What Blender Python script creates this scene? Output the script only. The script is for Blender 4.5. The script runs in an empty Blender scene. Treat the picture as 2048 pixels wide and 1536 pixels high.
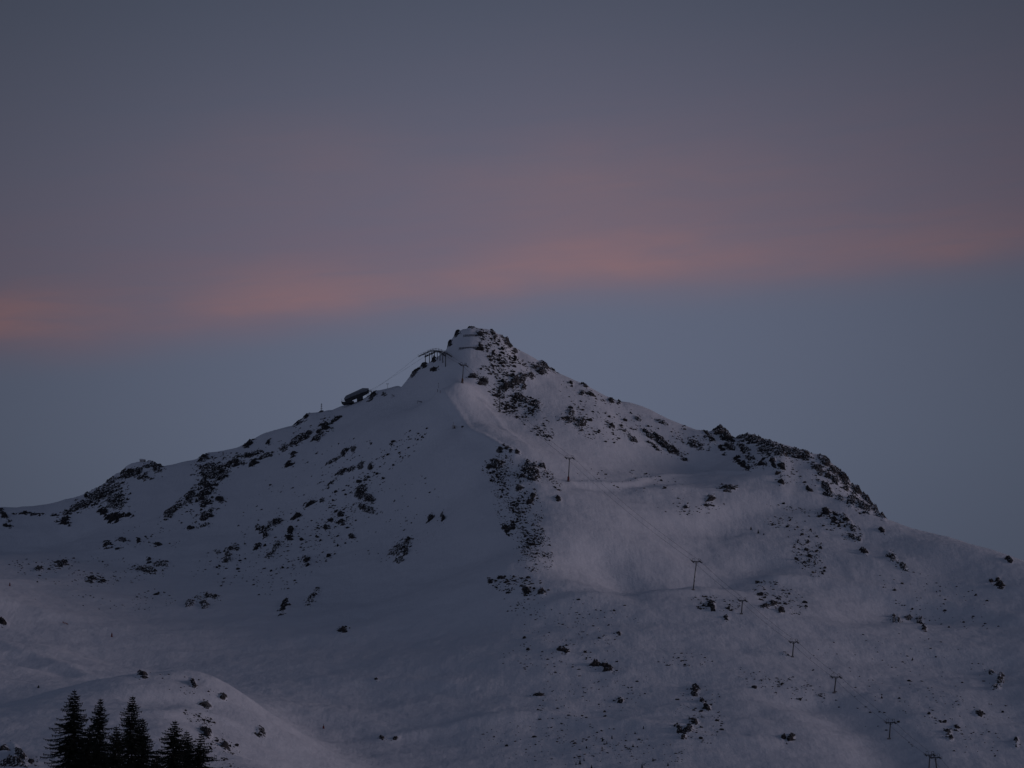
import bpy, math, random
import numpy as np

# ------------------------------------------------------------------ camera, sky, sun, exposure
scene = bpy.context.scene
F = 7475.0                      # focal length in units of the 2048 px wide photograph
PITCH = math.radians(13.0)
cam_d = bpy.data.cameras.new("camera")
cam_d.sensor_width = 36.0
cam_d.lens = 36.0 * F / 2048.0
cam_d.clip_start = 1.0
cam_d.clip_end = 60000.0
cam = bpy.data.objects.new("camera", cam_d)
cam.location = (0, 0, 0)
cam.rotation_euler = (math.pi / 2 + PITCH, 0, 0)
scene.collection.objects.link(cam)
scene.camera = cam

scene.view_settings.view_transform = 'Standard'
scene.view_settings.look = 'None'
scene.view_settings.gamma = 1.0
scene.view_settings.use_curve_mapping = False
scene.view_settings.exposure = 0.07

SUN_AZ = math.radians(97.0)     # from +y (the view direction) towards +x (right)
SUN_EL = math.radians(4.5)
SUN_STRENGTH = 0.54

sun_d = bpy.data.lights.new("sun", 'SUN')
sun_d.energy = SUN_STRENGTH
sun_d.angle = math.radians(24.0)
sun_d.color = (1.0, 0.82, 0.92)
sun = bpy.data.objects.new("sun", sun_d)
sx, sy, sz = math.sin(SUN_AZ) * math.cos(SUN_EL), math.cos(SUN_AZ) * math.cos(SUN_EL), math.sin(SUN_EL)
from mathutils import Vector, Matrix, noise as mnoise
sun.rotation_euler = Vector((sx, sy, sz)).to_track_quat('Z', 'Y').to_euler()
sun.location = (0, 0, 200)
scene.collection.objects.link(sun)


class NT:
    """small helper to write node maths as expressions"""
    def __init__(self, tree):
        self.t = tree

    def node(self, typ, **kw):
        n = self.t.nodes.new(typ)
        for k, v in kw.items():
            setattr(n, k, v)
        return n

    def link(self, a, b):
        self.t.links.new(a, b)

    def m(self, op, a, b=None, c=None, clamp=False):
        n = self.t.nodes.new('ShaderNodeMath')
        n.operation = op
        n.use_clamp = clamp
        for i, v in enumerate((a, b, c)):
            if v is None:
                continue
            if isinstance(v, (int, float)):
                n.inputs[i].default_value = v
            else:
                self.t.links.new(v, n.inputs[i])
        return n.outputs[0]

    def mix(self, fac, a, b, blend='MIX'):
        n = self.t.nodes.new('ShaderNodeMix')
        n.data_type = 'RGBA'
        n.blend_type = blend
        n.clamp_factor = True
        for sock, v in ((n.inputs[0], fac), (n.inputs[6], a), (n.inputs[7], b)):
            if isinstance(v, (int, float)):
                sock.default_value = v
            elif isinstance(v, tuple):
                sock.default_value = (*v, 1.0) if len(v) == 3 else v
            else:
                self.t.links.new(v, sock)
        return n.outputs[2]

    def ramp(self, x, pts, interp='EASE'):
        n = self.t.nodes.new('ShaderNodeValToRGB')
        cr = n.color_ramp
        cr.interpolation = interp
        while len(cr.elements) > 1:
            cr.elements.remove(cr.elements[-1])
        for i, (p, c) in enumerate(pts):
            e = cr.elements[0] if i == 0 else cr.elements.new(p)
            e.position = p
            if isinstance(c, (int, float)):
                c = (c, c, c)
            e.color = (*c, 1.0)
        self.t.links.new(x, n.inputs[0])
        return n.outputs[0]

    def gauss(self, d, w):
        """exp(-(d/w)^2)"""
        q = self.m('DIVIDE', d, w)
        return self.m('EXPONENT', self.m('MULTIPLY', self.m('MULTIPLY', q, q), -1.0))


def lin(r, g, b):
    def f(c):
        c /= 255.0
        return c / 12.92 if c <= 0.04045 else ((c + 0.055) / 1.055) ** 2.4
    return (f(r), f(g), f(b))


world = bpy.data.worlds.new("World")
scene.world = world
world.use_nodes = True
wt = world.node_tree
wt.nodes.clear()
N = NT(wt)
out = N.node('ShaderNodeOutputWorld')
bg = N.node('ShaderNodeBackground')
N.link(bg.outputs[0], out.inputs[0])
tc = N.node('ShaderNodeTexCoord')
sep = N.node('ShaderNodeSeparateXYZ')
N.link(tc.outputs['Generated'], sep.inputs[0])
X, Y, Z = sep.outputs
# azimuth and elevation of the direction, in degrees (azimuth 0 = +y, + to the right)
AZ = N.m('MULTIPLY', N.m('ARCTAN2', X, Y), 180 / math.pi)
EL = N.m('MULTIPLY', N.m('ARCSINE', Z), 180 / math.pi)
# clear twilight air: a Nishita sky with the sun near the horizon under a violet-grey veil
sky = N.node('ShaderNodeTexSky')
sky.sky_type = 'NISHITA'
sky.sun_disc = False
sky.sun_elevation = SUN_EL
sky.sun_rotation = SUN_AZ
# clear sky colour by elevation
EB = N.m('DIVIDE', EL, 90.0)
base = N.ramp(EB, [(0.0, lin(66, 72, 86)), (6 / 90, lin(78, 85, 103)), (12 / 90, lin(92, 99, 116)),
                   (15 / 90, lin(94, 99, 116)), (18 / 90, lin(87, 92, 108)), (20 / 90, lin(80, 87, 103)),
                   (30 / 90, lin(48, 56, 76)), (1.0, lin(20, 26, 44))], 'LINEAR')
# lens vignetting painted into the sky: brightest mid view, darker to the sides
ga = N.m('MULTIPLY', N.gauss(AZ, 8.8), N.gauss(N.m('SUBTRACT', EL, 13.6), 7.2))
# the low sky away from the mountain (behind the viewer) is brighter than the zenith
away = N.m('DIVIDE', N.m('SUBTRACT', N.m('ABSOLUTE', AZ), 20.0), 40.0, clamp=True)
lob = N.m('ADD', N.m('MULTIPLY_ADD', ga, 0.60, 0.42), N.m('MULTIPLY', N.m('MULTIPLY', away, 1.25), N.gauss(EL, 38.0)))
# elsewhere in the sky (behind and above) keep the level of the veil
base = N.mix(1.0, base, (0.97, 1.0, 1.05), 'MULTIPLY')
# ---- pink cloud veil.  All coordinates are angles on the sky.
co = N.node('ShaderNodeCombineXYZ')
N.link(N.m('MULTIPLY', AZ, 0.22), co.inputs[0])
N.link(N.m('MULTIPLY', EL, 0.62), co.inputs[1])
nz = N.node('ShaderNodeTexNoise')
nz.inputs['Scale'].default_value = 1.0
nz.inputs['Detail'].default_value = 4.0
nz.inputs['Roughness'].default_value = 0.45
N.link(co.outputs[0], nz.inputs['Vector'])
n1 = N.m('SUBTRACT', nz.outputs[0], 0.5)
co2 = N.node('ShaderNodeCombineXYZ')
N.link(N.m('MULTIPLY', AZ, 0.5), co2.inputs[0])
N.link(N.m('MULTIPLY', EL, 1.2), co2.inputs[1])
co2.inputs[2].default_value = 4.7
nz2 = N.node('ShaderNodeTexNoise')
nz2.inputs['Scale'].default_value = 1.0
nz2.inputs['Detail'].default_value = 5.0
nz2.inputs['Roughness'].default_value = 0.5
N.link(co2.outputs[0], nz2.inputs['Vector'])
n2 = N.m('SUBTRACT', nz2.outputs[0], 0.5)

co3 = N.node('ShaderNodeCombineXYZ')
N.link(N.m('MULTIPLY', AZ, 0.45), co3.inputs[0])
N.link(N.m('MULTIPLY', N.m('SUBTRACT', EL, N.m('MULTIPLY', AZ, 0.09)), 3.2), co3.inputs[1])
co3.inputs[2].default_value = 9.1
nz3 = N.node('ShaderNodeTexNoise')
nz3.inputs['Scale'].default_value = 1.0
nz3.inputs['Detail'].default_value = 6.0
nz3.inputs['Roughness'].default_value = 0.55
nz3.inputs['Distortion'].default_value = 0.6
N.link(co3.outputs[0], nz3.inputs['Vector'])
n3 = N.m('SUBTRACT', nz3.outputs[0], 0.5)


def az_of(u):
    return (u - 1024) / F / math.cos(PITCH) * 180 / math.pi


def el_of(v):
    return 13.0 + math.atan((768 - v) / F) * 180 / math.pi


def curve(pts):
    """elevation of a band as a function of azimuth"""
    n = N.node('ShaderNodeFloatCurve')
    c = n.mapping.curves[0]
    lo, hi = -12.0, 12.0
    n.mapping.clip_min_y = -1
    for i, (u, v) in enumerate(pts):
        x = (az_of(u) - lo) / (hi - lo)
        y = (el_of(v) - 10.0) / 10.0
        if i < 2:
            c.points[i].location = (x, y)
        else:
            c.points.new(x, y)
    n.mapping.update()
    N.link(N.m('DIVIDE', N.m('SUBTRACT', AZ, lo), hi - lo), n.inputs['Value'])
    return N.m('MULTIPLY_ADD', n.outputs[0], 10.0, 10.0)


low = curve([(-400, 760), (0, 715), (300, 685), (600, 648), (800, 632), (1000, 602), (1100, 572), (1400, 568), (1700, 550), (2048, 525), (2500, 500)])
core = curve([(-400, 700), (0, 665), (250, 636), (500, 606), (700, 590), (900, 568), (1100, 526), (1350, 512), (1700, 516), (1950, 500), (2500, 480)])
wob = N.m('MULTIPLY', n1, 0.28)
dl = N.m('ADD', N.m('SUBTRACT', EL, low), wob)             # degrees above the lower edge
veil = N.m('DIVIDE', N.m('ADD', dl, 0.13), 0.42, clamp=True)
veil = N.m('SMOOTH_MIN', veil, 1.0, 0.2)
vs = N.node('ShaderNodeMapRange')
vs.interpolation_type = 'SMOOTHERSTEP'
N.link(dl, vs.inputs[0])
vs.inputs[1].default_value = -0.66
vs.inputs[2].default_value = 0.46
edge = vs.outputs[0]
# fade with height
fade = N.gauss(N.m('MAXIMUM', N.m('ADD', dl, N.m('MULTIPLY', n1, 1.6)), 0.0), 2.75)
veil = N.m('MULTIPLY', edge, fade)
veil = N.m('MULTIPLY', veil, N.m('ADD', N.m('MULTIPLY_ADD', n1, 1.1, 1.0), N.m('MULTIPLY', n3, 0.7)), clamp=True)
dc = N.m('ADD', N.m('SUBTRACT', EL, core), N.m('MULTIPLY', n2, 0.55))
streak = N.gauss(dc, N.m('MULTIPLY_ADD', N.m('LESS_THAN', dc, 0.0), -0.13, 0.44))
# streak strength along azimuth
sb = N.m('ADD', N.m('ADD', N.gauss(N.m('SUBTRACT', AZ, az_of(545)), 1.35), N.m('MULTIPLY', N.gauss(N.m('SUBTRACT', AZ, az_of(-60)), 1.5), 1.7)),
         N.m('ADD', N.m('MULTIPLY', N.gauss(N.m('SUBTRACT', AZ, az_of(1230)), 2.3), 0.75), N.m('MULTIPLY', N.gauss(N.m('SUBTRACT', AZ, az_of(1850)), 1.6), 0.42)))
sb = N.m('ADD', sb, 0.35)
streak = N.m('MULTIPLY', N.m('MULTIPLY', streak, sb), N.m('ADD', N.m('MULTIPLY_ADD', n2, 1.2, 1.0), N.m('MULTIPLY', n3, 2.0)))
# soft pink billows higher up
def blob(u, v, wu, wv, a):
    x = N.m('DIVIDE', N.m('SUBTRACT', AZ, az_of(u)), wu)
    y = N.m('DIVIDE', N.m('SUBTRACT', EL, el_of(v)), wv)
    r2 = N.m('ADD', N.m('MULTIPLY', x, x), N.m('MULTIPLY', y, y))
    return N.m('MULTIPLY', N.m('EXPONENT', N.m('MULTIPLY', r2, -1.0)), a)
bl = N.m('ADD', N.m('ADD', blob(600, 330, 2.2, 0.7, 0.28), blob(1130, 400, 1.8, 0.9, 0.45)),
         N.m('ADD', blob(1500, 390, 2.3, 0.9, 0.32), blob(1000, 560, 4.5, 0.35, 0.3)))
bl = N.m('MULTIPLY', bl, N.m('ADD', N.m('MULTIPLY_ADD', n2, 1.8, 1.0), N.m('MULTIPLY', n3, 1.2)))
col = N.mix(N.m('MULTIPLY', veil, 0.72), base, lin(110, 96, 110))
col = N.mix(N.m('MULTIPLY', bl, 0.75, clamp=True), col, lin(120, 101, 109))
col = N.mix(N.m('MULTIPLY', N.m('MULTIPLY', streak, edge), 0.41, clamp=True), col, lin(134, 104, 108))
# apply the painted vignette, and the brighter low sky away from the mountain
mul = N.node('ShaderNodeVectorMath'); mul.operation = 'SCALE'
N.link(col, mul.inputs[0]); N.link(lob, mul.inputs['Scale'])
nish = N.node('ShaderNodeVectorMath'); nish.operation = 'SCALE'
N.link(sky.outputs[0], nish.inputs[0]); nish.inputs['Scale'].default_value = 0.0006
addn = N.node('ShaderNodeVectorMath'); addn.operation = 'ADD'
N.link(mul.outputs[0], addn.inputs[0]); N.link(nish.outputs[0], addn.inputs[1])
N.link(addn.outputs[0], bg.inputs[0])
bg.inputs[1].default_value = 1.0

# ------------------------------------------------------------------ helpers
rng = np.random.default_rng(7)
random.seed(7)
CA, SA = math.cos(PITCH), math.sin(PITCH)


def ray(u, v):
    """a viewing angle of the photograph -> (x/y, z/y)"""
    k = (768.0 - np.asarray(v, float)) / F
    dy = CA - k * SA
    return (np.asarray(u, float) - 1024.0) / F / dy, (SA + k * CA) / dy


_perm = rng.permutation(512).astype(np.int64)
_gr = rng.uniform(0, 2 * np.pi, 512)
_gx, _gy = np.cos(_gr), np.sin(_gr)


def perlin(x, y, seed=0):
    xi = np.floor(x).astype(np.int64); yi = np.floor(y).astype(np.int64)
    xf = x - xi; yf = y - yi
    u = xf * xf * xf * (xf * (xf * 6 - 15) + 10)
    v = yf * yf * yf * (yf * (yf * 6 - 15) + 10)

    def g(ix, iy, dx, dy):
        h = _perm[(_perm[(ix + seed * 37) & 511] + iy) & 511]
        return _gx[h] * dx + _gy[h] * dy
    a = g(xi, yi, xf, yf); b = g(xi + 1, yi, xf - 1, yf)
    c = g(xi, yi + 1, xf, yf - 1); d = g(xi + 1, yi + 1, xf - 1, yf - 1)
    return 1.5 * ((a * (1 - u) + b * u) * (1 - v) + (c * (1 - u) + d * u) * v)


def fbm(x, y, wave, octaves, seed=0, gain=0.5, ridged=False):
    s = np.zeros_like(x); a = 1.0
    for o in range(octaves):
        n = perlin(x / wave + 13.7 * o, y / wave + 5.1 * o, seed + o)
        s += a * ((1 - 2 * np.abs(n)) if ridged else n)
        wave *= 0.5; a *= gain
    return s


def sstep(x, a, b):
    t = np.clip((x - a) / (b - a), 0, 1)
    return t * t * (3 - 2 * t)


# ------------------------------------------------------------------ terrain
SKY = [(-400, 1040), (-200, 1000), (-60, 985), (0, 1012), (8, 1020), (20, 1026), (60, 1028), (110, 1031), (130, 1025), (150, 1010), (180, 990),
       (215, 968), (230, 952), (240, 948), (252, 936), (262, 930), (275, 927), (292, 927), (300, 924), (312, 935), (328, 941), (345, 940),
       (375, 937), (392, 933), (400, 918), (415, 908), (440, 903), (470, 900), (490, 890), (520, 873), (560, 860), (590, 850),
       (605, 838), (620, 828), (640, 825), (665, 820), (684, 811), (700, 806), (720, 800), (738, 790), (750, 782), (770, 777),
       (790, 771), (796, 770), (803, 772), (812, 760), (825, 741), (840, 729), (848, 724), (862, 722), (872, 718), (880, 709),
       (893, 696), (896, 685), (905, 674), (915, 664), (925, 657), (940, 654), (955, 655), (975, 659), (990, 665), (1005, 673),
       (1015, 680), (1022, 690), (1035, 697), (1060, 709), (1085, 722), (1100, 735), (1112, 742), (1130, 750), (1150, 760),
       (1175, 771), (1200, 785), (1225, 798), (1242, 805), (1260, 808), (1285, 815), (1310, 826), (1330, 834), (1350, 843),
       (1370, 851), (1395, 861), (1415, 865), (1425, 866), (1432, 862), (1440, 858), (1450, 862), (1462, 872), (1470, 876),
       (1480, 873), (1495, 870), (1505, 871), (1520, 879), (1545, 887), (1555, 890), (1565, 889), (1580, 895), (1600, 903),
       (1620, 908), (1640, 910), (1650, 915), (1662, 928), (1675, 940), (1690, 955), (1710, 973), (1725, 988), (1740, 1001),
       (1750, 1013), (1762, 1031), (1768, 1038), (1775, 1042), (1800, 1049), (1850, 1061), (1900, 1077), (1945, 1094),
       (1985, 1107), (2020, 1118), (2048, 1127), (2150, 1160), (2400, 1240)]
RIDGE_Y = [(-400, 3200), (0, 3150), (130, 3150), (280, 3080), (400, 3080), (500, 3060), (600, 3040), (700, 3010), (800, 2990),
           (870, 2985), (900, 2975), (950, 2960), (1100, 2960), (1250, 2970), (1430, 2960), (1560, 2900), (1650, 2850),
           (1768, 2780), (1900, 2700), (2048, 2620), (2400, 2500)]
CTRL = [  # (u, v, distance) of points on the snow
    # central spur
    (930, 700, 2925), (925, 765, 2870), (905, 795, 2845), (940, 860, 2775), (1000, 890, 2725), (1050, 960, 2650), (1060, 1050, 2550),
    (1075, 1120, 2470), (1085, 1180, 2400),
    # left flank
    (860, 800, 2895), (800, 800, 2930), (750, 850, 2890), (850, 900, 2810), (700, 900, 2880), (600, 870, 2990), (900, 1000, 2700),
    (800, 1000, 2750), (700, 1000, 2800), (600, 1000, 2850), (500, 960, 2930), (450, 1000, 2900), (350, 1000, 2940), (250, 1020, 2950),
    (130, 1080, 2950), (0, 1080, 2960), (-200, 1080, 2950),
    (950, 1120, 2545), (800, 1120, 2610), (650, 1120, 2670), (500, 1120, 2730), (350, 1100, 2780), (200, 1130, 2760), (50, 1110, 2790),
    (1000, 1230, 2370), (850, 1250, 2390), (700, 1260, 2410), (550, 1260, 2450), (400, 1240, 2510), (250, 1230, 2520),
    (100, 1200, 2520), (-60, 1180, 2440), (-250, 1180, 2380),
    # valley floor, with the spur that comes in from the left
    (350, 1325, 2330), (200, 1325, 2300), (90, 1300, 2290), (0, 1250, 2375), (-100, 1235, 2370), (-250, 1240, 2340),
    # foreground hump
    (240, 1356, 1945), (340, 1346, 1950), (420, 1356, 1955), (500, 1402, 1975), (600, 1458, 1960), (700, 1512, 1925),
    (150, 1372, 1900), (50, 1400, 1880), (-60, 1420, 1850), (-300, 1450, 1820),
    (340, 1362, 2030), (240, 1372, 2030), (430, 1385, 2010), (100, 1400, 2030), (0, 1415, 2000),
    (-200, 1470, 1980),
    (450, 1385, 2110), (550, 1425, 2050), (650, 1470, 2010), (60, 1365, 2130), (-100, 1350, 2120),
    (340, 1450, 1740), (200, 1450, 1740), (450, 1476, 1790), (300, 1536, 1600), (100, 1500, 1680), (550, 1540, 1770), (0, 1520, 1640),
    (-200, 1540, 1600),
    # centre low
    (800, 1350, 2220), (700, 1400, 2150), (900, 1450, 2060), (800, 1500, 1990), (1000, 1400, 2130), (1000, 1500, 1990),
    (900, 1545, 1930), (1100, 1300, 2250), (1100, 1400, 2120), (1150, 1500, 1980), (800, 1600, 1850), (1200, 1600, 1850),
    # right-hand bowl
    (1139, 963, 2690), (1100, 850, 2848), (1000, 800, 2885), (960, 800, 2866), (1000, 850, 2822), (970, 850, 2803), (1040, 880, 2765), (1050, 760, 2915), (1200, 850, 2875), (1300, 900, 2880), (1250, 945, 2800),
    (1400, 930, 2875), (1500, 950, 2800), (1600, 980, 2770), (1700, 1010, 2750), (1400, 1000, 2720), (1200, 1050, 2580),
    (1300, 1080, 2590), (1150, 1150, 2460), (1240, 1170, 2480), (1386, 1180, 2430), (1500, 1050, 2690), (1500, 1120, 2600),
    (1600, 1080, 2650), (1750, 1080, 2670), (1700, 1150, 2570), (1900, 1150, 2580), (1850, 1230, 2480), (2000, 1200, 2510),
    (2048, 1300, 2340), (1600, 1180, 2500), (1500, 1230, 2370), (1585, 1314, 2270), (1300, 1250, 2330), (1200, 1330, 2220),
    (1400, 1330, 2210), (1300, 1430, 2070), (1450, 1450, 2050), (1668, 1386, 2170), (1778, 1478, 2050), (1860, 1560, 1940),
    (1600, 1480, 2020), (1500, 1545, 1930), (1300, 1545, 1930), (1700, 1545, 1950), (1950, 1400, 2170), (2000, 1500, 2030),
    (1800, 1350, 2260), (2200, 1300, 2330), (2200, 1500, 2040), (2400, 1400, 2150), (2400, 1600, 1900), (2000, 1620, 1880),
    (1600, 1640, 1830),
]
pts = []
for u, v, d in CTRL:
    t, s = ray(u, v)
    pts.append((float(t) * d, d, float(s) * d))
sk_u = np.array([p[0] for p in SKY], float); sk_v = np.array([p[1] for p in SKY], float)
rd_u = np.array([p[0] for p in RIDGE_Y], float); rd_y = np.array([p[1] for p in RIDGE_Y], float)
for u in list(range(-400, 2401, 80)) + [870, 895, 920, 945, 1000, 1035]:
    v = np.interp(u, sk_u, sk_v); d = np.interp(u, rd_u, rd_y)
    t, s = ray(u, v); t = float(t); z = float(s) * d
    pts.append((t * d, d, z))
    if u % 160 == 0:
        pts.append((t * (d + 160), d + 160, z - 70))
        pts.append((t * (d + 600), d + 600, z - 260))
        pts.append((t * 4600, 4600, z - 420))
for u in range(-400, 2401, 350):
    t = float(ray(u, 1500)[0])
    for d, z in ((1480, 0.113 * 1480), (1250, 118), (1000, 92), (750, 72), (500, 56.0), (300, 30), (100, 3), (40, -1.5)):
        pts.append((t * d, d, z))
P = np.array(pts) / 1000.0


def tps_fit(P, lam):
    n = len(P)
    d = np.hypot(P[:, None, 0] - P[None, :, 0], P[:, None, 1] - P[None, :, 1])
    K = d * d * np.log(d + 1e-9)
    A = np.zeros((n + 3, n + 3)); A[:n, :n] = K + lam * np.eye(n)
    A[:n, n] = 1; A[:n, n + 1:] = P[:, :2]; A[n, :n] = 1; A[n + 1:, :n] = P[:, :2].T
    b = np.zeros(n + 3); b[:n] = P[:, 2]
    return np.linalg.solve(A, b)


W = tps_fit(P, 2e-6)


def tps_eval(x, y):
    sh = x.shape
    x = x.ravel() / 1000; y = y.ravel() / 1000
    o = W[-3] + W[-2] * x + W[-1] * y
    for i in range(len(P)):
        d2 = (x - P[i, 0]) ** 2 + (y - P[i, 1]) ** 2 + 1e-12
        o += W[i] * 0.5 * d2 * np.log(d2)
    return (o * 1000).reshape(sh)


NV = 1400
tv = np.linspace(-0.147, 0.147, NV)
side = 0.147 + np.cumsum(0.00022 * 1.115 ** np.arange(75))
side = side[side < 2.2]
ts = np.concatenate([-side[::-1], tv, side])
ys = np.concatenate([np.linspace(30, 1500, 70), 1500 + np.arange(1, 60) * 2.6,
                     np.arange(1656, 3260, 2.0), 3260 + 8 * 1.09 ** np.arange(1, 60)])
ys = ys[ys < 7000]
tc_ = np.clip(ts, -0.19, 0.19)
# coarse evaluation then exact cubic-like refinement: evaluate the spline on every 3rd line and interpolate
ci = np.unique(np.concatenate([np.arange(0, len(ts), 3), [len(ts) - 1]]))
ri = np.unique(np.concatenate([np.arange(0, len(ys), 3), [len(ys) - 1]]))
TT, YY = np.meshgrid(tc_[ci], ys[ri])
Hc = tps_eval(TT * YY, YY)


def spl_interp(xk, yk, x):
    """Catmull-Rom interpolation along axis 0"""
    i = np.clip(np.searchsorted(xk, x) - 1, 0, len(xk) - 2)
    h = xk[i + 1] - xk[i]
    t = ((x - xk[i]) / h)[:, None]
    m = np.gradient(yk, xk, axis=0)
    h = h[:, None]
    return ((2 * t**3 - 3 * t**2 + 1) * yk[i] + (t**3 - 2 * t**2 + t) * h * m[i]
            + (-2 * t**3 + 3 * t**2) * yk[i + 1] + (t**3 - t**2) * h * m[i + 1])


H = spl_interp(ys[ri], Hc, ys)
H = spl_interp(ts[ci], H.T.copy(), ts).T.copy()
T, Yg = np.meshgrid(ts, ys)
Xg = T * Yg

# bring the skyline of every direction to its true angle
ker = np.exp(-0.5 * (np.arange(-150, 151) / 48.0) ** 2); ker /= ker.sum()
for _it in range(4):
    S = H / Yg
    m = ys > 2300
    cur = S[m].max(axis=0)
    sk_t, sk_s = ray(sk_u, sk_v)
    tgt = np.interp(tc_, sk_t, sk_s)
    ry = np.interp(tc_, ray(rd_u, np.interp(rd_u, sk_u, sk_v))[0], rd_y)
    rat = tgt / cur - 1
    if _it < 2:      # broad correction of the ridge first, the fine shape of the crest only close to it
        rat = np.convolve(np.pad(rat, 150, mode='edge'), ker, mode='valid')
        w = sstep(Yg - (ry[None, :] - 190), 0, 190)
    else:
        w = sstep(Yg - (ry[None, :] - 42), 0, 42)
    H *= 1 + rat[None, :] * w


def hit(u, v):
    """first point of the terrain met by a viewing direction"""
    u = np.atleast_1d(np.asarray(u, float)); v = np.atleast_1d(np.asarray(v, float))
    t, s = ray(u, v)
    res = np.zeros((len(u), 3)); ok = np.zeros(len(u), bool)
    j = np.clip(np.searchsorted(ts, t) - 1, 0, len(ts) - 2)
    ft = (t - ts[j]) / (ts[j + 1] - ts[j])
    r0 = np.searchsorted(ys, 1300)
    for k in range(len(u)):
        col = H[r0:, j[k]] * (1 - ft[k]) + H[r0:, j[k] + 1] * ft[k]
        g = col - s[k] * ys[r0:]
        idx = np.argmax(g >= 0)
        if g[idx] < 0:
            idx = int(np.argmax(col / ys[r0:])); y = ys[r0 + idx]; z = col[idx]
        else:
            ok[k] = True
            if idx > 0:
                f = g[idx - 1] / (g[idx - 1] - g[idx])
                y = ys[r0 + idx - 1] * (1 - f) + ys[r0 + idx] * f
                z = s[k] * y
            else:
                y = ys[r0]; z = col[0]
        res[k] = (t[k] * y, y, z)
    return res, ok


def ground(x, y):
    t = x / y
    i = int(np.clip(np.searchsorted(ys, y) - 1, 0, len(ys) - 2)); j = int(np.clip(np.searchsorted(ts, t) - 1, 0, len(ts) - 2))
    fy = (y - ys[i]) / (ys[i + 1] - ys[i]); ft = (t - ts[j]) / (ts[j + 1] - ts[j])
    return float((H[i, j] * (1 - ft) + H[i, j + 1] * ft) * (1 - fy) + (H[i + 1, j] * (1 - ft) + H[i + 1, j + 1] * ft) * fy)


# ridges and hollows in the snow: (polyline, height m, half width m)
STROKES = [
    ([(880, 783), (905, 815), (925, 845), (936, 862), (975, 877), (1000, 889), (1030, 905)], 1.9, 3.6),
    ([(868, 790), (892, 822), (912, 850), (925, 872), (965, 890), (990, 902)], -1.2, 8),
    ([(905, 845), (860, 862), (820, 870)], 0.7, 4),
    ([(960, 800), (985, 830), (1005, 855), (1040, 880)], 0.8, 3),
    ([(890, 766), (920, 764), (935, 768), (960, 790)], 1.0, 6),
    ([(1139, 967), (1180, 966), (1230, 970), (1260, 966), (1300, 958), (1340, 953), (1380, 951), (1440, 945), (1510, 938)], 1.5, 4.5),
    ([(1139, 975), (1230, 980), (1300, 968), (1380, 962)], -1.2, 8),
    ([(1060, 925), (1100, 940), (1135, 952)], -0.7, 4),
    ([(1190, 940), (1240, 925), (1290, 915)], -1.5, 14),
    ([(1290, 985), (1360, 978), (1440, 985), (1560, 985), (1640, 1000), (1720, 1010)], 2.0, 12),
    ([(1300, 1060), (1400, 1050), (1480, 1030), (1560, 1008), (1640, 1002)], -3.0, 16),
    ([(1380, 1110), (1420, 1080), (1440, 1060)], -3.5, 18),
    ([(1210, 1120), (1225, 1155), (1262, 1188)], -4.5, 18),
    ([(1100, 1215), (1160, 1200), (1230, 1190), (1300, 1186), (1390, 1180), (1450, 1178)], 2.5, 14),
    ([(1410, 1170), (1450, 1150), (1520, 1130)], -4.0, 20),
    ([(1560, 1160), (1640, 1160), (1760, 1180), (1900, 1210), (2048, 1240)], 2.5, 16),
    ([(1720, 1240), (1780, 1215), (1820, 1230)], -3.5, 20),
    ([(1690, 1280), (1780, 1310), (1860, 1320)], -2.5, 25),
    ([(1640, 1400), (1700, 1430), (1760, 1480), (1790, 1530)], -6.5, 24),
    ([(1960, 1340), (1990, 1380), (2040, 1430)], -3.0, 20),
    ([(1060, 1050), (1140, 1040), (1180, 1090), (1150, 1150)], -2.0, 25),
    ([(1120, 1450), (1180, 1420), (1260, 1380), (1350, 1350)], -2.5, 24),
    ([(1000, 1440), (1080, 1432), (1180, 1440), (1280, 1450), (1400, 1480), (1500, 1490)], 2.2, 14),
    ([(650, 1360), (740, 1358), (830, 1362), (900, 1368)], 1.6, 14),
    ([(600, 1440), (640, 1470), (700, 1500)], -2.5, 20),
    ([(760, 1480), (850, 1465), (930, 1450)], 1.6, 10),
    ([(280, 1400), (360, 1400), (430, 1412)], -2.2, 12),
    ([(330, 1432), (400, 1428), (440, 1440)], 1.6, 8),
    ([(60, 1095), (80, 1060), (100, 1085)], 1.2, 8),
    ([(0, 1165), (80, 1168), (160, 1150)], 2.0, 16),
    ([(150, 1110), (260, 1120), (360, 1105)], -2.5, 20),
    ([(0, 1310), (60, 1330), (130, 1345)], -2.0, 12),
    ([(0, 1285), (70, 1310), (150, 1340), (170, 1350)], 1.5, 9),
    ([(200, 1200), (330, 1215), (430, 1190)], 1.5, 20),
    ([(700, 960), (600, 1040), (500, 1130)], 1.5, 25),
    ([(820, 1060), (760, 1130), (700, 1200)], -1.8, 25),
    ([(960, 960), (955, 1030), (965, 1100)], 1.2, 14),
    ([(1505, 890), (1500, 920), (1480, 945)], -2.5, 11),
    ([(1600, 925), (1580, 960), (1570, 990)], -2.5, 13),
    ([(1560, 920), (1568, 960), (1565, 990)], 2.0, 7),
    ([(1400, 870), (1420, 900), (1470, 930)], 1.2, 9),
    ([(1035, 700), (1060, 730), (1080, 755)], -2.2, 8),
    ([(1180, 800), (1240, 850), (1300, 900)], 1.4, 12),
    ([(1240, 830), (1300, 870), (1370, 920)], -1.2, 10),
]
dH = np.zeros_like(H)
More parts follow.
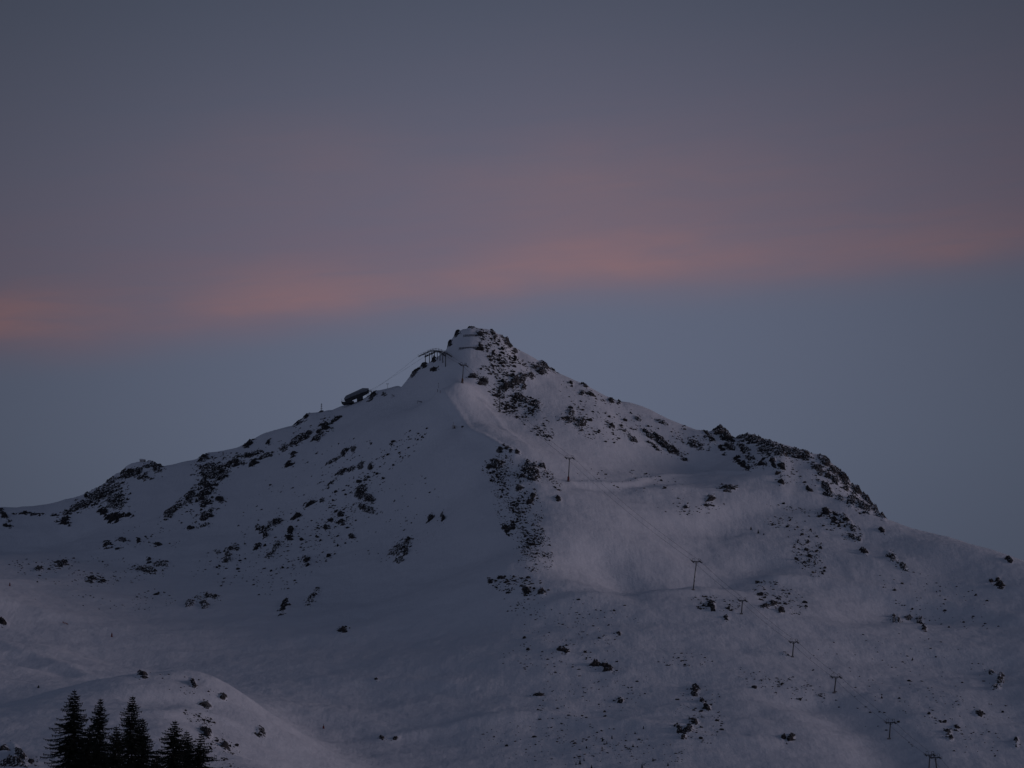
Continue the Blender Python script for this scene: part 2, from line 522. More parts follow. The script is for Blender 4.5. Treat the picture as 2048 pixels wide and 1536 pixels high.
for line, amp, wid in STROKES:
    uu = np.array([p[0] for p in line], float); vv = np.array([p[1] for p in line], float)
    n = 14 * (len(line) - 1) + 1
    q = np.linspace(0, len(line) - 1, n)
    pu = np.interp(q, np.arange(len(line)), uu); pv = np.interp(q, np.arange(len(line)), vv)
    W3, _ = hit(pu, pv)
    x0, x1 = W3[:, 0].min() - 4 * wid, W3[:, 0].max() + 4 * wid
    y0, y1 = W3[:, 1].min() - 4 * wid, W3[:, 1].max() + 4 * wid
    r = np.where((ys > y0) & (ys < y1))[0]
    ym = 0.5 * (y0 + y1)
    c = np.where((ts > min(x0 / y0, x0 / y1)) & (ts < max(x1 / y0, x1 / y1)))[0]
    xs_ = Xg[np.ix_(r, c)]; yy_ = Yg[np.ix_(r, c)]
    best = np.full(xs_.shape, 1e9)
    for k in range(len(W3) - 1):
        ax, ay = W3[k, 0], W3[k, 1]; bx, by = W3[k + 1, 0] - ax, W3[k + 1, 1] - ay
        L2 = bx * bx + by * by + 1e-9
        h_ = np.clip(((xs_ - ax) * bx + (yy_ - ay) * by) / L2, 0, 1)
        best = np.minimum(best, (xs_ - ax - h_ * bx) ** 2 + (yy_ - ay - h_ * by) ** 2)
    dH[np.ix_(r, c)] += amp * np.exp(-best / (wid * wid))
H += dH * sstep(ys, 1500, 1560)[:, None]
# natural unevenness of the snow cover
nearfade = sstep(Yg, 60, 1500)
H += nearfade * (2.6 * fbm(Xg, Yg, 150, 3, 3) + 0.9 * fbm(Xg, Yg, 38, 3, 11) + 0.30 * fbm(Xg, Yg / 3.0, 15, 4, 21) + 0.12 * fbm(Xg, Yg * 0.8, 6, 2, 26))

# ------------------------------------------------------------------ where bare rock shows
# label, [(u, v, semi axis a, semi axis b, angle of a, number of blocks, block size), ...] in the units of the photograph
OUT = [
 ("dark snow-capped crag directly under the small hut on the left ridge", [(264, 946, 22, 6, 12, 46, 8), (312, 936, 15, 7, -38, 30, 6), (285, 955, 14, 4, -10, 12, 6), (291, 934, 10, 3, 0, 8, 5)]),
 ("long snow-streaked rock band climbing the left skyline to the hut crag", [(160, 1012, 40, 7, 27, 40, 5), (205, 988, 36, 12, 24, 60, 6), (232, 1002, 22, 16, 20, 44, 6), (226, 962, 12, 5, 25, 16, 6)]),
 ("wide dark slab at the foot of the left skyline rock band", [(229, 1035, 16, 6, 12, 24, 8), (257, 1030, 10, 2.5, 8, 7, 5)]),
 ("small round crag left of the wide slab below the left skyline", [(208, 1022, 9, 7, 20, 14, 6)]),
 ("dark wedge rock in the snow saddle on the far left", [(128, 1042, 10, 5, 10, 12, 6), (138, 1051, 3, 3, 0, 3, 4)]),
 ("thin rock rib running off the left edge of the ridge", [(7, 1030, 20, 4, -47, 22, 5), (14, 1052, 11, 2.5, -25, 8, 4)]),
 ("low line of stones along the saddle at the far left skyline", [(60, 1028, 30, 2, -3, 12, 3.5), (110, 1031, 20, 1.5, 0, 6, 3)]),
 ("big black diagonal crag on the left flank", [(416, 973, 17, 7, -22, 40, 8), (408, 990, 17, 9, 30, 50, 8), (380, 993, 18, 7, 50, 40, 7), (349, 1019, 30, 6, 42, 50, 7), (414, 1006, 12, 5, 20, 16, 7)]),
 ("broken rock patch just below the big diagonal crag", [(412, 1032, 17, 9, 35, 36, 6), (408, 1052, 12, 3, 12, 9, 4)]),
 ("small slanting rock left of the broken patch below the diagonal crag", [(378, 1057, 8, 3, 30, 8, 5)]),
 ("small rocks right of the big diagonal crag", [(440, 1000, 10, 6, -35, 10, 4)]),
 ("rough block-strewn buttress below the notch in the left skyline", [(407, 918, 10, 6, 38, 24, 7), (424, 951, 26, 9, -8, 60, 6), (424, 936, 28, 9, 0, 36, 5), (442, 955, 20, 5, 28, 18, 6)]),
 ("long horizontal rock band right of the notch buttress", [(466, 927, 16, 6, 10, 30, 7), (496, 911, 26, 3.5, 12, 34, 6), (531, 911, 14, 3, 15, 14, 5), (516, 904, 14, 2.5, 8, 8, 4)]),
 ("stubby rock hanging below the horizontal rock band", [(507, 926, 9, 5, 32, 16, 7)]),
 ("small rocks on the left skyline above the horizontal band", [(497, 889, 12, 4, 38, 10, 5), (537, 886, 7, 2.5, 50, 7, 4)]),
 ("ragged rock band high on the left flank below the ridge mast", [(570, 896, 12, 4, 30, 14, 5), (590, 886, 18, 4, 30, 18, 5), (605, 876, 14, 5, 25, 30, 7), (619, 867, 7, 4, 20, 9, 6), (634, 877, 12, 3, 15, 16, 6), (641, 866, 8, 4, -30, 8, 5)]),
 ("dark rock patch at the right end of the ragged band", [(651, 855, 10, 5, -20, 22, 6), (668, 840, 15, 2.5, 32, 8, 3.5)]),
 ("small rock directly below the ragged band", [(586, 910, 6, 3, 20, 7, 5)]),
 ("pair of slanting blocks below the ragged band", [(577, 931, 9, 3.5, 35, 10, 6)]),
 ("rocks on the skyline step left of the mast", [(598, 847, 12, 2, 42, 8, 4), (613, 833, 6, 3, 30, 7, 5)]),
 ("rock cluster in the middle of the upper left flank", [(690, 904, 10, 4, 50, 18, 5), (665, 922, 20, 2.5, 32, 14, 3), (708, 897, 7, 3, 50, 5, 4)]),
 ("thin rock line above the triangular crag", [(684, 944, 10, 4, 30, 16, 5), (702, 937, 12, 3, 22, 8, 4), (722, 931, 7, 4, 45, 9, 5), (664, 966, 16, 2, 42, 7, 3)]),
 ("small elongated block above the triangular crag", [(741, 933, 3, 6, -20, 6, 5)]),
 ("triangular broken crag in the middle of the left flank", [(722, 984, 17, 11, 60, 66, 6), (739, 996, 15, 7, -42, 26, 6), (734, 1018, 22, 6, -22, 22, 4.5), (732, 958, 8, 3, 40, 7, 5)]),
 ("low rock left of the triangular crag", [(621, 1007, 12, 4, 30, 15, 5), (645, 1000, 6, 3, 20, 4, 4)]),
 ("dark block above the oval crag on the left flank", [(590, 1035, 9, 4, 33, 14, 7)]),
 ("ring-shaped pair of rocks below the triangular crag", [(681, 1029, 5, 5, 0, 11, 5), (683, 1044, 7, 6, 0, 18, 5), (665, 1041, 5, 3, 20, 5, 4)]),
 ("oval pitted crag on the lower left flank", [(547, 1048, 18, 7, 33, 48, 6), (523, 1058, 9, 7, 0, 24, 7), (531, 1071, 5, 6, 0, 9, 6)]),
 ("two stacked boulders right of the oval crag", [(580, 1062, 5, 5, 0, 9, 6), (578, 1074, 6, 5, 0, 13, 7)]),
 ("single dark block left of the ring-shaped rocks", [(651, 1054, 5, 4, 0, 8, 5)]),
 ("small rock cluster under the oval crag", [(513, 1095, 9, 4, 30, 14, 5)]),
 ("steep string of rocks under the two stacked boulders", [(552, 1094, 15, 5, 52, 26, 5), (539, 1112, 10, 4, 50, 12, 5)]),
 ("forked rock patch at the left end of the lower flank rocks", [(466, 1097, 10, 5, 10, 20, 6), (455, 1110, 9, 6, 80, 22, 6), (453, 1122, 7, 4, 0, 9, 5), (435, 1104, 4, 3, 30, 3, 4)]),
 ("upright double block low on the left flank", [(613, 1121, 8, 6, 90, 18, 6), (613, 1131, 4, 3, 0, 5, 5)]),
 ("little rock group between the ring rocks and the pale crag", [(702, 1074, 7, 4, -35, 10, 4)]),
 ("snow-laced crag standing alone in the middle of the snowfield", [(800, 1098, 23, 10, 38, 44, 5), (815, 1082, 6, 5, 0, 12, 6), (812, 1100, 14, 4, 85, 16, 5), (800, 1120, 8, 5, 60, 6, 4)]),
 ("left one of two thin upright rocks on the snowfield", [(861, 1036, 8, 4, 65, 10, 4)]),
 ("right one of two thin upright rocks on the snowfield", [(885, 1032, 9, 3, 88, 11, 4.5)]),
 ("narrow upright crag lowest on the left flank", [(568, 1214, 16, 6, 66, 30, 5)]),
 ("leaning rock pile right of the lowest upright crag", [(623, 1196, 15, 6, 58, 30, 5), (635, 1180, 6, 4, 30, 8, 4)]),
 ("arched rock band at the foot of the left flank", [(420, 1193, 18, 4, -10, 26, 5), (379, 1209, 10, 6, 45, 20, 5), (406, 1207, 9, 6, -40, 14, 5), (398, 1196, 6, 3, 20, 6, 4)]),
 ("flat dark rock pavement in the left basin", [(292, 1141, 28, 6, -10, 58, 5.5), (322, 1129, 17, 6, 0, 22, 4)]),
 ("rounded boulder above the rock pavement in the left basin", [(298, 1121, 5, 4, 0, 9, 5)]),
 ("dark low rocks at the bottom of the left basin", [(182, 1160, 8, 3, 0, 12, 5), (203, 1162, 9, 3, -10, 10, 4)]),
 ("loose stones on the far left of the basin", [(122, 1128, 14, 7, 20, 20, 4)]),
 ("small black rock near the left edge of the basin", [(78, 1139, 6, 5, 0, 9, 5)]),
 ("flat slab in the upper left basin", [(235, 1098, 7, 1.5, 0, 7, 4)]),
 ("curved low rock in the upper left basin", [(314, 1089, 10, 2, -4, 9, 4)]),
 ("pointed little rock in the upper left basin", [(277, 1082, 4, 3, 0, 5, 5)]),
 ("faint stone cluster high in the left basin", [(213, 1091, 8, 5, 20, 9, 4), (244, 1080, 14, 4, -10, 9, 3)]),
 ("lone dark boulder on the smooth lower snowfield", [(685, 1260, 9, 3.5, 28, 12, 7)]),
 ("slanting rock at the left edge of the picture", [(4, 1243, 13, 4, -35, 14, 6)]),
 ("small rock group on the crest of the foreground knoll", [(284, 1350, 10, 6, 0, 20, 4)]),
 ("narrow standing rock on the foreground knoll", [(386, 1366, 9, 3, -68, 12, 5)]),
 ("black stones on the sunny side of the foreground knoll", [(412, 1411, 11, 5, -22, 18, 4.5)]),
 ("small dark rock on the right shoulder of the foreground knoll", [(446, 1394, 6, 4, -20, 9, 5)]),
 ("rock pile beside the tips of the right-hand spruces", [(413, 1464, 13, 6, -52, 34, 6)]),
 ("round rock right of the spruces", [(451, 1491, 7, 5, 90, 14, 5)]),
 ("three small rocks on the right flank of the foreground knoll", [(522, 1464, 11, 5, -42, 15, 5)]),
 ("rock step in the bottom left corner", [(40, 1508, 24, 5, -52, 30, 6), (28, 1529, 26, 6, 0, 34, 7)]),
 ("small dark rocks at the left edge above the bottom corner", [(6, 1497, 9, 4, -10, 12, 5)]),
 # summit
 ("dark rocks on the left shoulder of the summit", [(898, 686, 6, 4, 65, 14, 5), (912, 668, 7, 3, 40, 9, 4)]),
 ("thin cap of rock on the very summit", [(943, 655, 8, 2, -8, 10, 3.5)]),
 ("knobby crag on the right edge of the summit", [(1014, 682, 6, 6, 0, 26, 6), (1021, 690, 4, 3, -30, 8, 5), (1003, 674, 7, 2, -35, 6, 4)]),
 ("dark rock just right of the top avalanche barrier", [(985, 665, 6, 3, -20, 10, 5), (990, 674, 4, 3, -40, 5, 4)]),
 ("rocks at the end of the top avalanche barrier", [(960, 667, 5, 4, -30, 10, 4.5)]),
 ("black rock at the end of the lower avalanche barrier", [(963, 697, 6, 3, 0, 11, 5)]),
 ("small rock on the right skyline below the summit knob", [(1030, 702, 6, 3, -15, 9, 4)]),
 ("big black crag with a sharp edge below the summit", [(1046, 757, 9, 5, 85, 26, 7), (1030, 763, 16, 6, 22, 44, 6.5), (1010, 773, 12, 5, 22, 26, 6.5), (1048, 773, 8, 3, 85, 10, 5), (1062, 752, 7, 4, -40, 10, 5)]),
 ("rock patch on the right skyline below the summit", [(1078, 738, 16, 7, -30, 46, 5.5), (1090, 731, 10, 5, -40, 16, 5), (1106, 738, 9, 3, -35, 9, 4.5)]),
 ("dark rock knot in the scree below the black crag", [(1068, 807, 14, 7, -20, 46, 6), (1045, 798, 14, 7, -20, 22, 5)]),
 ("brownish rock boss on the right face of the peak", [(1163, 846, 10, 9, 40, 46, 6), (1140, 839, 22, 6, -10, 36, 4.5), (1143, 826, 10, 6, 80, 12, 4)]),
 ("small dark rocks under the curved lift gantry", [(847, 731, 7, 3, -10, 12, 5), (868, 738, 6, 3, 12, 11, 5)]),
 ("dark rock behind the posts of the gantry", [(867, 720, 4, 3.5, 0, 9, 5)]),
 ("rock lip on the skyline left of the gantry", [(831, 744, 12, 3, 50, 14, 4)]),
 ("slanting dark rocks right of the top station", [(746, 791, 12, 3, 52, 18, 5), (768, 788, 4, 2, 30, 5, 4)]),
 ("small rock patch beside the first pylon", [(945, 752, 8, 4, -10, 12, 4), (968, 763, 8, 5, -20, 14, 4.5)]),
 ("isolated dark rock high on the right slope", [(1142, 767, 4, 2, -10, 6, 5)]),
 ("rock group just under the right skyline", [(1165, 786, 5, 3, -10, 8, 5), (1181, 788, 9, 4, -40, 10, 4), (1170, 772, 8, 3, -25, 7, 3.5)]),
 ("small crag on the right skyline halfway down", [(1222, 802, 5, 4, -30, 10, 5), (1237, 806, 3, 2, 0, 3, 4)]),
 ("dark oblong boulder above the long slab", [(1224, 852, 6, 3, -25, 8, 6)]),
 ("long black slanting slab on the right face", [(1298, 869, 18, 3.5, -33, 30, 6), (1322, 883, 28, 4.5, -33, 54, 7), (1342, 898, 24, 6, -35, 66, 8)]),
 ("thin rock streak left of the long black slab", [(1263, 876, 18, 3, -38, 18, 4), (1245, 861, 12, 2, -10, 7, 4), (1310, 893, 18, 2.5, -38, 12, 4)]),
 ("faint broken rocks above the long black slab", [(1390, 888, 20, 7, -25, 20, 3.5), (1322, 843, 24, 2, -20, 10, 3.5), (1275, 838, 8, 3, -30, 5, 3.5)]),
 # right-hand ridge
 ("dark pointed rock tower on the right skyline", [(1440, 862, 11, 8, 0, 60, 8), (1453, 876, 12, 8, -35, 44, 8)]),
 ("narrow diagonal rock rib left of the rock tower", [(1420, 877, 18, 2.5, -50, 18, 5), (1442, 898, 12, 3, -50, 7, 4)]),
 ("broken rocks below the rock tower", [(1458, 893, 14, 6, -20, 30, 6), (1487, 897, 13, 6, -45, 24, 6), (1498, 916, 11, 4, -35, 14, 6)]),
 ("blocky crest right of the rock tower", [(1505, 879, 26, 8, -10, 80, 7), (1540, 888, 18, 6, -20, 40, 6)]),
 ("wide rock face under the right crest", [(1535, 903, 18, 8, -20, 46, 6), (1575, 905, 26, 9, -15, 90, 7), (1607, 911, 17, 7, -15, 48, 7)]),
 ("small dark rock hanging at the lower left of the rock face", [(1524, 928, 8, 4, 12, 16, 6)]),
 ("middle tongue of rock below the right crest", [(1546, 922, 11, 4, -75, 18, 5.5)]),
 ("right tongue of rock below the right crest", [(1563, 933, 8, 5, -70, 16, 5.5)]),
 ("slanting rock pair in the gully below the tower", [(1485, 930, 15, 4, -35, 20, 5), (1474, 918, 5, 3, 20, 5, 5)]),
 ("upper rocks of the steep right shoulder", [(1650, 924, 14, 8, -42, 44, 6), (1668, 940, 17, 5, -45, 32, 6), (1637, 938, 16, 5, -35, 32, 7), (1655, 950, 9, 4, -40, 9, 5)]),
 ("dark rocks halfway down the steep right shoulder", [(1687, 956, 15, 7, -60, 42, 7), (1668, 960, 8, 5, -40, 11, 5), (1692, 977, 4, 4, 0, 7, 6)]),
 ("steep black rock on the inner side of the right shoulder", [(1654, 980, 20, 7, -52, 58, 7), (1675, 995, 15, 3, -30, 14, 5)]),
 ("rocks on the lower edge of the steep right shoulder", [(1715, 980, 13, 6, -50, 30, 7), (1704, 1001, 11, 6, 85, 32, 6), (1733, 996, 16, 6, -55, 42, 6.5), (1727, 1013, 18, 5, -35, 32, 6)]),
 ("last rocks where the right shoulder meets the snow ridge", [(1755, 1019, 18, 7, -55, 56, 6.5), (1764, 1033, 9, 4, -40, 16, 6)]),
 ("small isolated block in the snow bay of the right ridge", [(1563, 965, 5, 4, -60, 9, 5)]),
 ("small flat rock below the right ridge", [(1615, 978, 6, 3, -20, 8, 5)]),
 ("dark round crag in the slope below the right shoulder", [(1652, 1024, 9, 6, -30, 28, 6)]),
 ("dark flat rock beside the round crag", [(1668, 1042, 9, 3.5, -25, 13, 5)]),
 ("string of rocks running down below the right shoulder", [(1690, 1038, 14, 4, -35, 14, 4.5), (1704, 1055, 12, 4, -60, 14, 4.5), (1706, 1076, 9, 4, -45, 12, 5), (1718, 1081, 4, 3, -45, 4, 5)]),
 ("spiky rock lit from the right in the upper bowl", [(1421, 997, 7, 5, 60, 18, 5), (1419, 1010, 12, 2, -10, 6, 4)]),
 ("scattered pale stones on the terrace of the upper bowl", [(1457, 976, 16, 5, 0, 24, 3.5)]),
 ("small bushy rock in the middle of the bowl", [(1370, 1014, 5, 4, 0, 7, 4.5)]),
 ("small slanting rock on the right snow slope", [(1763, 1061, 6, 3, -35, 8, 5)]),
 ("small rock above the right rock string", [(1728, 1104, 7, 4, -20, 9, 5)]),
 ("rock string on the right slope below the snow ridge", [(1783, 1115, 15, 5, -45, 20, 4.5), (1805, 1135, 9, 5, -45, 18, 5)]),
 ("round dark rock near the right edge", [(1999, 1171, 8, 6, -20, 22, 6), (1982, 1162, 4, 3, -30, 5, 5), (1994, 1159, 4, 3, -60, 4, 4)]),
 ("dark rock on the skyline at the right edge", [(2019, 1121, 7, 3, -15, 11, 5)]),
 ("fringe of dark rocks under a snow lip on the right slope", [(1787, 1238, 6, 3, 90, 8, 5), (1797, 1238, 6, 3, 80, 8, 4.5), (1814, 1236, 12, 4, 0, 12, 4), (1837, 1240, 9, 6, -35, 26, 5)]),
 ("single rock below the fringe of rocks on the right slope", [(1848, 1257, 4, 4, 0, 7, 5)]),
 ("bushy dark rock pile at the lower right", [(2000, 1360, 11, 5, 80, 20, 5), (1992, 1375, 8, 4, 0, 8, 4), (1985, 1346, 12, 3, -15, 8, 4)]),
 ("brown rock low on the right", [(1958, 1427, 8, 6, -35, 18, 5)]),
 ("lower rocks of the chain near the last pylons", [(1897, 1465, 6, 5, -40, 10, 5), (1901, 1478, 4, 3, 0, 5, 5), (1912, 1456, 6, 3, -30, 6, 4)]),
 ("pair of dark rocks at the bottom right edge", [(2033, 1482, 6, 3, -80, 7, 5), (2032, 1492, 4, 2.5, 0, 4, 5)]),
 ("left boulder of the pair on the lower right snow", [(1566, 1475, 4, 4, 0, 8, 5)]),
 ("right spiky rock of the pair on the lower right snow", [(1581, 1476, 7, 4, 30, 11, 5)]),
 ("dark flat boulder in the middle of the lower slope", [(1190, 1331, 8, 3.5, 0, 10, 7)]),
 ("larger snow-capped boulder right of the flat boulder", [(1216, 1339, 8, 5, -10, 16, 7), (1208, 1331, 4, 4, 0, 5, 5)]),
 ("round boulder below the snow-capped boulder", [(1240, 1399, 6, 4, -30, 9, 6)]),
 ("crescent-shaped rock under a snow cushion", [(1076, 1390, 9, 2.5, 0, 12, 4.5)]),
 ("low dark rock left on the lower slope", [(1120, 1300, 7, 4, -10, 11, 5), (1134, 1304, 3, 2, 0, 3, 4)]),
 ("largest boulder at the foot of the scree spur", [(1051, 1179, 9, 6, -15, 26, 6)]),
 ("dark boulder at the right end of the spur foot", [(1081, 1186, 6, 6, 0, 17, 5.5)]),
 ("flat oval boulder at the left of the spur foot", [(1006, 1157, 7, 3, -5, 10, 5), (1012, 1166, 4, 3, 0, 5, 5)]),
 ("small hollow rock at the left end of the spur foot", [(980, 1163, 6, 4, -20, 9, 4.5)]),
 ("upper black rock in the scree near the third pylon", [(1062, 932, 16, 4, -33, 26, 6), (1052, 940, 10, 7, -20, 20, 5)]),
 ("black buttress in the scree left of the third pylon", [(1056, 945, 14, 5, -25, 26, 7), (1070, 948, 12, 5, -60, 26, 7), (1068, 958, 10, 4, -20, 22, 7), (1084, 932, 9, 4, -45, 14, 6)]),
 ("small rock just below the black buttress", [(1046, 953, 6, 4, -25, 10, 5)]),
 ("boulder alone in the snow right of the scree spur", [(1116, 998, 6, 4, -35, 11, 6)]),
 ("upper stones at the head of the scree spur", [(1014, 894, 7, 3, -10, 11, 5), (1021, 901, 4, 2, 0, 5, 5), (1035, 905, 5, 3, -45, 6, 4.5), (999, 900, 6, 4, 55, 8, 4.5)]),
 ("dense dark stone patch on the left of the scree spur", [(993, 928, 12, 9, -20, 42, 5), (980, 933, 6, 5, 0, 12, 5)]),
 ("upright dark rock in the middle of the scree spur", [(1066, 993, 7, 4, 85, 12, 5.5), (1058, 1005, 6, 4, 0, 8, 5)]),
 ("rock group in the centre of the scree spur", [(1037, 977, 8, 5, 30, 16, 5)]),
 ("long dark stones low on the scree spur", [(1028, 1053, 8, 3, -30, 10, 5), (1014, 1058, 9, 6, -20, 16, 5)]),
 ("steep line of rocks at the bottom centre right", [(1390, 1378, 8, 4, -40, 12, 5), (1387, 1391, 7, 4, 20, 10, 5), (1404, 1404, 8, 2, -55, 5, 4)]),
 ("small rock at the end of the steep rock line", [(1414, 1415, 6, 4, -20, 9, 5)]),
 ("dark spiky rocks near the bottom centre right", [(1390, 1443, 7, 4, -25, 14, 5), (1377, 1458, 8, 5, 40, 12, 4.5)]),
 ("slanting rock left of the spiky rocks near the bottom", [(1357, 1458, 8, 3, -50, 8, 4.5), (1366, 1473, 5, 3, 0, 7, 4.5)]),
 ("forked dark rock below the fourth pylon", [(1422, 1206, 6, 3, -15, 8, 5), (1424, 1213, 6, 5, -50, 11, 5)]),
 ("single low rock under the forked rock", [(1452, 1238, 5, 3, 0, 7, 5)]),
 ("small rock at the bottom of the right stone field", [(1562, 1222, 4, 3, 0, 6, 5)]),
 ("star-shaped little rock on the central lower slope", [(1236, 1267, 5, 2.5, 0, 7, 4)]),
 ("thin dark rock sliver left of the sixth pylon", [(1571, 1309, 9, 1.6, -14, 9, 4)]),
 ("left one of two flat rocks at the bottom centre", [(764, 1477, 6, 2.5, 12, 8, 5)]),
 ("right one of two flat rocks at the bottom centre", [(793, 1476, 7, 2, 15, 8, 5)]),
 ("little rock on the low swell in the centre", [(751, 1360, 5, 2, -15, 6, 4)]),
 ("larger stones in the middle of the right stone field", [(1532, 1212, 8, 3, 0, 12, 4.5), (1545, 1207, 7, 4, -30, 8, 4)]),
]
# fields of single stones: name, [(u, v, a, b, angle, count, mean size)], label, group
FIELDS = [
 ("on the summit cone", [(992, 706, 58, 22, -52, 190, 2.6), (1000, 765, 55, 30, -25, 170, 2.6), (1030, 720, 50, 10, -38, 40, 2.6)],
  "small dark stone in the scree just below the summit", "stones on the summit cone"),
 ("below the summit", [(1015, 810, 45, 20, -30, 130, 2.5), (1065, 835, 60, 22, -48, 150, 2.4), (1190, 815, 90, 28, -33, 60, 2.3)],
  "small dark stone on the slope between the black crag and the piste", "stones on the slope below the summit"),
 ("on the spur", [(1035, 1010, 110, 46, -72, 540, 2.5), (1000, 945, 38, 26, -30, 90, 2.5), (1060, 1090, 64, 40, -60, 200, 2.5), (1095, 950, 50, 10, -45, 40, 2.7)],
  "dark stone strewn on the central spur left of the third pylon", "stones on the central spur"),
 ("at the spur foot", [(1040, 1172, 62, 20, -8, 66, 2.9), (1050, 1215, 60, 20, -12, 20, 2.4)],
  "stone in the loose heap at the foot of the central spur", "stones at the foot of the spur"),
 ("beside the fifth pylon", [(1430, 1208, 50, 16, -5, 50, 2.8), (1560, 1195, 60, 26, -25, 80, 2.8)],
  "stone strewn on the snow terrace around the fifth pylon", "stones around the fifth pylon"),
 ("on the right slope", [(1615, 1100, 60, 32, -65, 110, 2.7), (1680, 1050, 50, 24, -30, 60, 2.8), (1570, 1045, 45, 14, 0, 26, 2.6), (1590, 1020, 60, 8, -12, 20, 2.3)],
  "stone scattered on the snow slope below the right shoulder", "stones on the right slope"),
 ("far right", [(1880, 1200, 130, 50, -22, 46, 2.4), (1830, 1380, 220, 110, -20, 80, 2.5), (1920, 1450, 100, 50, -35, 30, 2.8)],
  "stone lying singly on the smooth snow at the far right", "single stones at the far right"),
 ("lower centre right", [(1560, 1370, 110, 24, -14, 60, 2.4), (1400, 1430, 50, 70, 0, 70, 2.6), (1370, 1320, 60, 14, 0, 20, 2.6)],
  "stone on the snow between the sixth pylon and the bottom edge", "stones on the lower right slope"),
 ("bottom centre", [(1110, 1480, 150, 50, 0, 70, 2.3), (1250, 1500, 130, 30, -5, 50, 2.5), (1180, 1380, 120, 60, 10, 70, 2.2), (1120, 1300, 120, 50, 10, 60, 2.3), (1150, 1240, 130, 50, 0, 50, 2.1)],
  "stone on the gentle snow at the bottom centre", "stones at the bottom centre"),
 ("on the left flank", [(700, 1000, 90, 36, 42, 90, 2.5), (610, 1105, 130, 46, 38, 130, 2.5), (800, 900, 70, 24, 40, 50, 2.4), (470, 1130, 90, 40, 10, 50, 2.5), (620, 990, 170, 80, 32, 120, 2.0), (790, 1040, 110, 80, 40, 60, 1.9)],
  "stone on the shaded left flank of the mountain", "stones on the left flank"),
 ("in the left basin", [(160, 1140, 150, 34, -2, 90, 2.5), (290, 1080, 70, 30, 0, 26, 2.4), (180, 1210, 120, 20, -5, 10, 2.4), (300, 1200, 60, 20, 10, 26, 2.2)],
  "stone in the shaded basin on the left", "stones in the left basin"),
 ("on the foreground knoll", [(400, 1440, 36, 14, -25, 34, 3.0), (370, 1370, 60, 20, -15, 14, 2.8), (450, 1500, 50, 24, -50, 40, 3.0), (60, 1525, 60, 12, 0, 16, 3.2)],
  "stone on the knoll behind the spruces", "stones on the foreground knoll"),
 ("on the right face", [(1180, 850, 70, 26, -25, 60, 2.4), (1300, 860, 110, 28, -32, 50, 2.3), (1250, 960, 140, 22, -5, 30, 2.2), (1400, 880, 60, 22, -20, 40, 2.4), (1380, 1010, 70, 20, 0, 24, 2.4)],
  "stone on the bright right face of the peak", "stones on the right face"),
 ("on the right ridge", [(1555, 935, 90, 26, -20, 60, 2.8), (1700, 985, 70, 22, -45, 60, 2.8)],
  "stone between the crags of the right ridge", "stones on the right ridge"),
 ("on the left ridge", [(190, 1000, 80, 18, 25, 60, 2.8), (440, 930, 60, 26, 10, 60, 2.8), (600, 870, 100, 14, 28, 40, 2.5), (400, 1020, 50, 30, 30, 30, 2.8)],
  "stone between the crags of the left ridge", "stones on the left ridge"),
]


def in_ellipse(n, a, b, ang, core=0.75):
    r = np.sqrt(rng.uniform(0, 1, n)) ** core
    r = rng.uniform(0, 1, n) ** core
    th = rng.uniform(0, 2 * np.pi, n)
    x, y = a * r * np.cos(th), b * r * np.sin(th)
    c, s = math.cos(math.radians(ang)), math.sin(math.radians(ang))
    return x * c - y * s, -(x * s + y * c)     # photograph v grows downwards


# rough ground where the crags stand: relief of the terrain itself, plus an attribute that tells the snow shader
SL = H / Yg
crag = np.zeros_like(H)
# direction of every vertex as photograph units
KV = (SL * CA - SA) / (CA + SL * SA)
VV = 768 - F * KV
UU = 1024 + T * F * (CA - KV * SA)
for lab, ells in OUT:
    for (u, v, a, b, ang, n, s) in ells:
        W3, _ = hit(u, v)
        y0 = W3[0, 1]
        r = np.where((ys > y0 - 70) & (ys < y0 + 90))[0]
        t0 = float(ray(u, v)[0]); dt = (a + 6) / F * 1.3
        c = np.where((ts > t0 - dt) & (ts < t0 + dt))[0]
        if len(r) == 0 or len(c) == 0:
            continue
        ix = np.ix_(r, c)
        du = UU[ix] - u; dv = -(VV[ix] - v)
        ca_, sa_ = math.cos(math.radians(ang)), math.sin(math.radians(ang))
        q = np.sqrt(((du * ca_ + dv * sa_) / (a + 2.0)) ** 2 + ((-du * sa_ + dv * ca_) / (b + 2.0)) ** 2)
        d = np.clip(1.25 - q, 0, 1) * min(1.0, b / 6.0 + 0.25)
        crag[ix] = np.maximum(crag[ix], d)
m = crag > 0.001
rx, ryy = Xg[m], Yg[m]
rel = fbm(rx, ryy * 0.7, 11, 4, 31, 0.6, ridged=True)
H[m] += crag[m] * (rel * 0.9 + 0.2)

# normals of the relief for the snow cover, then the mesh
terr_rock = np.clip(crag, 0, 1)


def new_mesh(name, verts, faces, mat=None, smooth=False):
    me = bpy.data.meshes.new(name)
    verts = np.asarray(verts, np.float32)
    faces = np.asarray(faces, np.int32)
    k = faces.shape[1]
    me.vertices.add(len(verts)); me.vertices.foreach_set('co', verts.ravel())
    me.loops.add(faces.size); me.loops.foreach_set('vertex_index', faces.ravel())
    me.polygons.add(len(faces))
    me.polygons.foreach_set('loop_start', np.arange(0, faces.size, k, dtype=np.int32))
    me.polygons.foreach_set('use_smooth', np.full(len(faces), smooth))
    me.update(calc_edges=True)
    me.validate(clean_customdata=False)
    if mat:
        me.materials.append(mat)
    return me


def link(name, me, loc=(0, 0, 0), parent=None, **props):
    o = bpy.data.objects.new(name, me)
    o.location = loc
    scene.collection.objects.link(o)
    if parent is not None:
        o.parent = parent
    for k, v in props.items():
        if v is not None:
            o[k] = v
    return o


